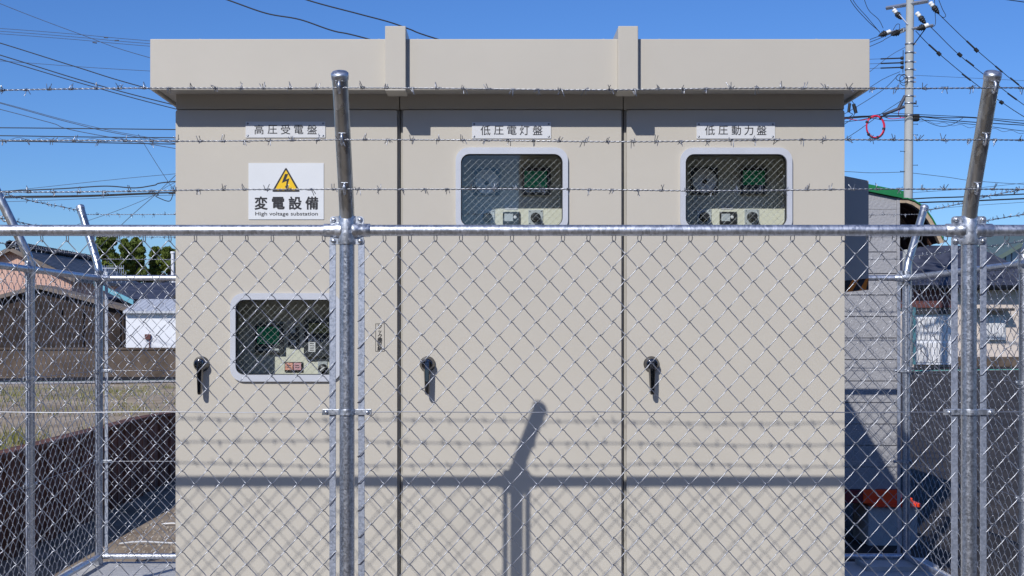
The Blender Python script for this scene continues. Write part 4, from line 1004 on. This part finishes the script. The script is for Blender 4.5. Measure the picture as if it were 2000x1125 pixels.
cable([(-200, 148), (0, 201.5), (140, 240), (265, 267), (700, 340)], 33, 1.3, 'dark wire, middle of three sagging toward the second barbed wire', c1)
cable([(-200, 165), (0, 213.5), (100, 240), (190, 263.5), (700, 350)], 33, 1.3, 'dark wire, lowest of three sagging toward the second barbed wire', c1)
cable([(-300, 248.5), (0, 249.5), (342, 253), (800, 258)], 28, 1.9, 'straight black level cable just above the second barbed wire')
cable([(-300, 262), (0, 265), (170, 267.5), (342, 269), (800, 272)], 26, 1.9, 'black level cable running along the second barbed wire')
cable([(-300, 273), (0, 275.5), (342, 281.5), (800, 290)], 26, 1.9, 'black level cable just below the second barbed wire')
mbp = [(x, 271 + 3.2 * math.sin(x * .13) + .014 * x) for x in range(-40, 430, 6)]
cable(mbp, 26.1, .8, 'wavy thin wire coiled along the level cables at the left', c1)
cable([(-200, 397), (80, 366), (210, 352), (342, 339.5), (800, 300)], 34, .9, 'faint thin wire rising toward the cabinet above the third barbed wire', c1)
cable([(-200, 384), (0, 374), (120, 368.5), (205, 363.5), (262, 367), (300, 362), (342, 354.5), (600, 340)], 26, 2.2, 'black cable with a wavy kink by the third barbed wire')
cable([(-200, 390), (0, 384.5), (170, 382), (342, 376), (700, 370)], 25, 3.0, 'thickest black level cable bundle under the third barbed wire')
cable([(-200, 391), (0, 387), (170, 384), (300, 379), (305, 384), (330, 393), (338, 380), (342, 378), (500, 376)], 25.2, 1.6, 'black cable with a hanging loop beside the cabinet edge')
cable([(-200, 399), (10, 394), (170, 388), (342, 381), (700, 372)], 30, .9, 'faint thin wire just below the thick cable bundle', c1)
cable([(270, 262), (293, 300), (325, 350), (342, 374), (480, 560)], 30, 1.0, 'thin wire falling steeply toward the cabinet beside the barbed wire', c1)
cable([(120, 452), (165, 433.5), (230, 411), (295, 384), (342, 356), (500, 280)], 31, .9, 'thin wire rising from the back fence corner post to the cabinet', c1)
cable([(160, 520), (238, 438.5), (302, 381.5), (342, 343), (500, 190)], 29, 1.2, 'thin wire rising steeply behind the fence rail to the cabinet', c1)
cable([(330, -40), (445, 0), (520, 26), (585, 38), (650, 60), (715, 75), (980, 150)], 16, 2.6, 'thick wavy black cable meeting the roof edge nearer the left corner')
cable([(500, -36), (600, 0), (700, 27), (760, 43), (800, 57), (850, 75), (1100, 150)], 16, 2.6, 'thick wavy black cable passing behind the roof joint cover')
# wires at the pole
for i, (dx, dy, nm) in enumerate(((0, 0, 'upper'), (4, 5, 'middle'), (12, 13, 'lower'))):
    cable([(1768 - dx, 54 + dy * .5), (1730, 66 + dy * .75), (1698, 77.5 + dy * 1.05), (1500, 150 + dy * 1.6), (1200, 240)], 42, 1.2, nm + ' of three wires from the lower crossarm to behind the roof corner')
cable([(1636, -60), (1661, 0), (1690, 36), (1718, 62)], 42, 1.4, 'first wire dropping from the sky to the black insulator left of the pole')
cable([(1638, -60), (1666, 0), (1694, 34), (1719, 64)], 42.05, 1.2, 'second wire dropping close beside the first to the left insulator')
cable([(1672, -60), (1687, -5), (1697, 20), (1716, 38), (1725, 55)], 42, 1.2, 'curved wire dropping from the sky to the crossarm insulator')
cable([(1744, 59), (1751, 48), (1757, 48), (1757, 58), (1764, 60)], 42, 1.2, 'small looped jumper wire over the left insulators of the pole')
cable([(1824, -30), (1826, 20), (1827, 46), (1820, 54)], 41.6, 1.2, 'jumper wire hanging from the pole top to the right crossarm end')
cable([(1826, -20), (1840, 16), (1847, 30), (1842, 34), (1834, 28)], 41.6, 1.3, 'curved jumper wire at the top right insulator')
cable([(1833, 27), (1890, 82), (1950, 134), (2000, 174), (2120, 262)], 42, 1.5, 'uppermost of three spliced wires sloping down right from the pole', sleeves=[((1888, 80), (1906, 97), 2.4), ((1904, 95), (1910, 101), 5), ((1944, 129), (1958, 141), 2.2), ((1973, 152), (1990, 166), 2.2)])
cable([(1808, 47), (1820, 55), (1872, 106), (1930, 152), (2000, 205), (2120, 288)], 42, 1.5, 'middle of three spliced wires sloping down right from the pole', sleeves=[((1871, 104), (1878, 110), 5), ((1886, 117), (1902, 129), 2.3), ((1968, 182), (1986, 195), 2.2)])
cable([(1788, 60), (1815, 88), (1866, 132), (1916, 172), (1960, 202), (2000, 228), (2120, 300)], 42, 1.5, 'lowest of three spliced wires sloping down right from the pole', sleeves=[((1814, 87), (1832, 103), 2.4), ((1831, 102), (1837, 108), 5), ((1879, 144), (1896, 157), 2.3), ((1953, 198), (1959, 202), 5)])
for y, nm in ((115.5, 'top'), (124.5, 'middle'), (133.5, 'bottom')):
    cable([(1722, y), (1690, y + .5), (1400, y + 12), (1100, y + 30)], 42, .8, nm + ' thin wire from the black rack on the pole to the roof corner', c1)
cable([(1768, 92), (1740, 108), (1700, 139), (1500, 300)], 42, 1.0, 'thin stay wire crossing the black rack left of the pole', c1)
cable([(1758, 140), (1730, 152), (1697, 172), (1500, 300)], 42, 1.0, 'wire sloping from the pole loops down behind the roof corner')
cable([(1757, 144), (1725, 175), (1674, 208), (1640, 228), (1450, 340)], 42, 1.1, 'long wire sloping from the pole loops past the eave corner')
cable([(1766, 193), (1726, 219), (1690, 245), (1650, 272), (1450, 400)], 42, 1.1, 'wire sloping from the side bracket behind the red coil')
cable([(1659, 190), (1668, 203), (1673, 212), (1668, 224), (1650, 242), (1500, 330)], 40, 1.3, 'dark wire with a black fuse block hanging under the eave corner', sleeves=[((1667, 203), (1672, 221), 5.5)])
cable([(1660, 196), (1659, 218), (1652, 232), (1500, 300)], 40.2, 1.3, 'second wire with a fuse block beside the cabinet edge', sleeves=[((1659.5, 202), (1657.5, 219), 4.5)])
for i, (pts, wd, lab, m_) in enumerate((
    ([(1400, 250), (1650, 229), (1700, 226), (1735, 221), (1768, 222.5), (1900, 229), (2000, 236), (2120, 244)], 1.3, 'top cable of the level bundle passing the pole', 'cable'),
    ([(1400, 252), (1650, 230), (1720, 226.5), (1768, 226), (1850, 230), (1900, 230), (2000, 241), (2120, 250)], 1.7, 'second cable of the level bundle passing the pole', 'cable'),
    ([(1400, 262), (1650, 232), (1740, 228), (1795, 228), (1880, 237), (2000, 244.5), (2120, 252)], 1.7, 'third cable of the level bundle passing the pole', 'cable'),
    ([(1400, 262), (1650, 238), (1700, 231), (1735, 236), (1795, 234), (1900, 243), (2000, 256), (2120, 268)], 1.2, 'lowest cable of the level bundle passing the pole', 'cable'),
    ([(1650, 231), (1680, 235), (1700, 231), (1720, 227), (1740, 232), (1756, 231), (1768, 229)], 1.4, 'thin red cable woven through the bundle left of the pole', 'red_cable'),
    ([(1768, 210), (1757, 215), (1755, 224), (1760, 230), (1769, 230)], 1.4, 'short red cable hanging at the pole bracket', 'red_cable'))):
    cable(pts, 41.7 + .1 * i, wd, lab, m_)
wv = [(x, 236 + 2.2 * math.sin(x * .19) + (x - 1795) * .115) for x in range(1795, 2040, 5)]
cable(wv, 41.4, .8, 'wavy thin wire hanging under the level bundle right of the pole', c1)
cable([(1796, 229), (1815, 240), (1840, 247), (1862, 242), (1880, 231)], 41.5, 1.1, 'drooping slack cable just right of the black junction box')
cable([(1500, 330), (1650, 335), (1700, 337.5), (1766, 336)], 42, 1.0, 'thin wire from the cabinet edge to the middle of the pole', c1)
cable([(1783, 338), (1850, 346), (1900, 353), (2000, 360), (2120, 366)], 42, 1.0, 'thin wire leaving the middle of the pole to the right', c1)
cable([(1786, 147), (1860, 150.5), (1930, 154), (2000, 157.5), (2120, 163)], 46, .7, 'faint level wire right of the pole above the top barbed wire', c1)
cable([(1783, 376), (1860, 371), (1920, 366), (2050, 352)], 47, .8, 'faint wire rising to the right behind the post arm', c1)
cable([(1600, 402), (1790, 388), (1880, 384.5), (2000, 379), (2120, 374)], 38, 2.4, 'thick black cable, upper of two level ones over the awning')
cable([(1600, 404), (1800, 395.5), (1880, 393), (2000, 388), (2120, 384)], 38, 2.8, 'thick black cable, lower of two level ones over the awning')
cable([(1780, 412), (1880, 403), (2000, 395), (2120, 388)], 44, .8, 'faint thin wire below the two thick level cables', c1)
cable([(1930, -8), (1965, -1), (2000, 4), (2120, 22)], 20, 1.8, 'short stretch of black cable at the top right corner')
# red coil of cable hanging from the bundle
t = MB(); q = P(1709.5, 247.5, 41.3)
for k in range(3):
    pts = [(q[0] + (.268 + .012 * k) * math.cos(a) + .01 * k, 41.3 + .02 * k, q[2] + (.34 + .010 * k) * math.sin(a)) for a in np.linspace(0, 6.283, 37)[:-1]]
    t.tube(pts, .021, 6, 0, False, True)
pts = [(q[0] + .30 * math.cos(a), 41.28, q[2] + .375 * math.sin(a)) for a in np.linspace(3.6, 5.6, 14)]; t.tube(pts, .018, 6, 1)
for a in (.9, 2.2, 2.7, 3.9, 5.0, 6.1): t.lathe((q[0] + .28 * math.cos(a), 41.32, q[2] + .35 * math.sin(a)), (-math.sin(a), 0, math.cos(a)), [(-.03, .05), (.03, .05)], 8, 1)
tag(t.build('cable_coil', ['red_cable', 'cable']), 'round coil of red cable hanging from wires left of the pole', 'cable coil')
